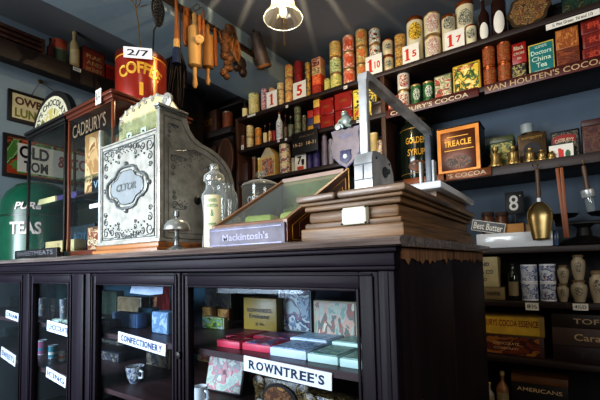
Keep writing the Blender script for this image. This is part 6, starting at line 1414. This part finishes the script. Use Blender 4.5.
m2 = N.new('ShaderNodeMixShader'); m2.inputs[0].default_value = .08; L.new(m1.outputs[0], m2.inputs[1]); L.new(gs.outputs[0], m2.inputs[2])
m3 = N.new('ShaderNodeMixShader'); L.new(lw.outputs['Facing'], m3.inputs[0]); L.new(m2.outputs[0], m3.inputs[1]); L.new(em.outputs[0], m3.inputs[2])
L.new(m3.outputs[0], N['Material Output'].inputs[0])
part(b, 'glass_shade', m, t)
b = B(); b.tube([(.089*math.cos(2*PI*k/48), .089*math.sin(2*PI*k/48), 0) for k in range(50)], .002, 6, cap=False); part(b, 'shade_rim', JARG, t)
mb, N, L, P = nt('glowing bulb'); P.inputs['Emission Color'].default_value = (1, .78, .42, 1); P.inputs['Emission Strength'].default_value = 18
bulbz = .072
part(B().ball((0, 0, .035), .017, (1, 1, 1.2)), 'bulb', mb, t)
# brass gallery plates added as a gobo: narrow slits throw streaks on the ceiling
b = B(); NS = 22
for k in range(NS):
    a0, a1 = 2*PI*(k+.04)/NS, 2*PI*(k+.96)/NS
    am = (a0+a1)/2; hwid = PI/NS; gap = .0008
    def ed(r_, s_): q_ = am+s_*(hwid-gap/r_); return (r_*math.cos(q_), r_*math.sin(q_))
    pts_ = [ed(.009, -1), ed(.03, -1), ed(.064, -1), (.064*math.cos(am), .064*math.sin(am)), ed(.064, 1), ed(.03, 1), ed(.009, 1)]
    b.prism(pts_, 'Z', .128, .130)
part(b, 'streak_gallery', BRASSD, t)
part(B().cyl((0, 0, .131), .010, CZ-zs-.131-.02, 12), 'stem', BRASSD, t)
part(B().lathe([(.05, 0), (.052, .01), (.02, .0), (0, 0)][::1], (0, 0, CZ-zs-.021), 20), 'ceiling_rose', BRASSD, t)
b = B()
for k in range(24): b.ball((.004, 0, .01-k*.0052), .0019, seg=6)
part(b, 'pull_chain', BRASS, t); part(B().lathe([(.003, 0), (.004, .004), (.002, .012), (0, .012)], (.004, 0, -.128), 10), 'chain_weight', BRASS, t)
def light(name, kind, loc, energy, color, size=.1, rot=None, sy=None, target=None):
    ld = bpy.data.lights.new(name, kind); o = bpy.data.objects.new(name, ld); COL.objects.link(o); o.location = loc; ld.energy = energy; ld.color = color
    if kind == 'AREA':
        ld.size = size
        if sy: ld.shape = 'RECTANGLE'; ld.size_y = sy
    else: ld.shadow_soft_size = size
    if target is not None: o.rotation_euler = (Vector(target)-Vector(loc)).to_track_quat('-Z', 'Y').to_euler()
    return o
lamp = light('lamp_light', 'POINT', (lx, LYp, zs+.112), 26, (1, .80, .52), .0009)
light('shop_window_light', 'AREA', (-1.7, -1.7, 1.5), 52, (.90, .95, 1), 2.2, sy=1.3, target=(-1.2, 1.0, .95)).data.spread = math.radians(110)
light('upper_shelf_fill', 'AREA', (-.6, .3, 2.5), 4, (1, .82, .6), .5, target=(-.4, 2.3, 1.9))  # weak fill added toward the upper shelves, no fixture in the room
light('cupboard_fill_light', 'AREA', (-2.2, -1.1, 1.1), 12, (.66, .82, 1), .8, target=(-1.7, .7, .75)).data.spread = math.radians(75)  # low fill added to brighten the left cupboards, no window behind it
light('right_fill_light', 'AREA', (1.9, -.3, 1.5), 20, (1, .93, .84), .8, target=(-1.2, .9, .9))  # fill added from the right for side faces, no doorway behind it
W = bpy.data.worlds.new('World'); bpy.context.scene.world = W; W.use_nodes = True
W.node_tree.nodes['Background'].inputs[0].default_value = (.6, .7, .85, 1); W.node_tree.nodes['Background'].inputs[1].default_value = .08
sc = bpy.context.scene
sc.view_settings.view_transform = 'Standard'; 
try: sc.view_settings.look = 'Medium High Contrast'
except Exception: pass
sc.view_settings.gamma = 1.0; sc.view_settings.exposure = 0
sc.cycles.max_bounces = 10; sc.cycles.transparent_max_bounces = 24; sc.cycles.use_denoising = True; sc.cycles.sample_clamp_indirect = 4
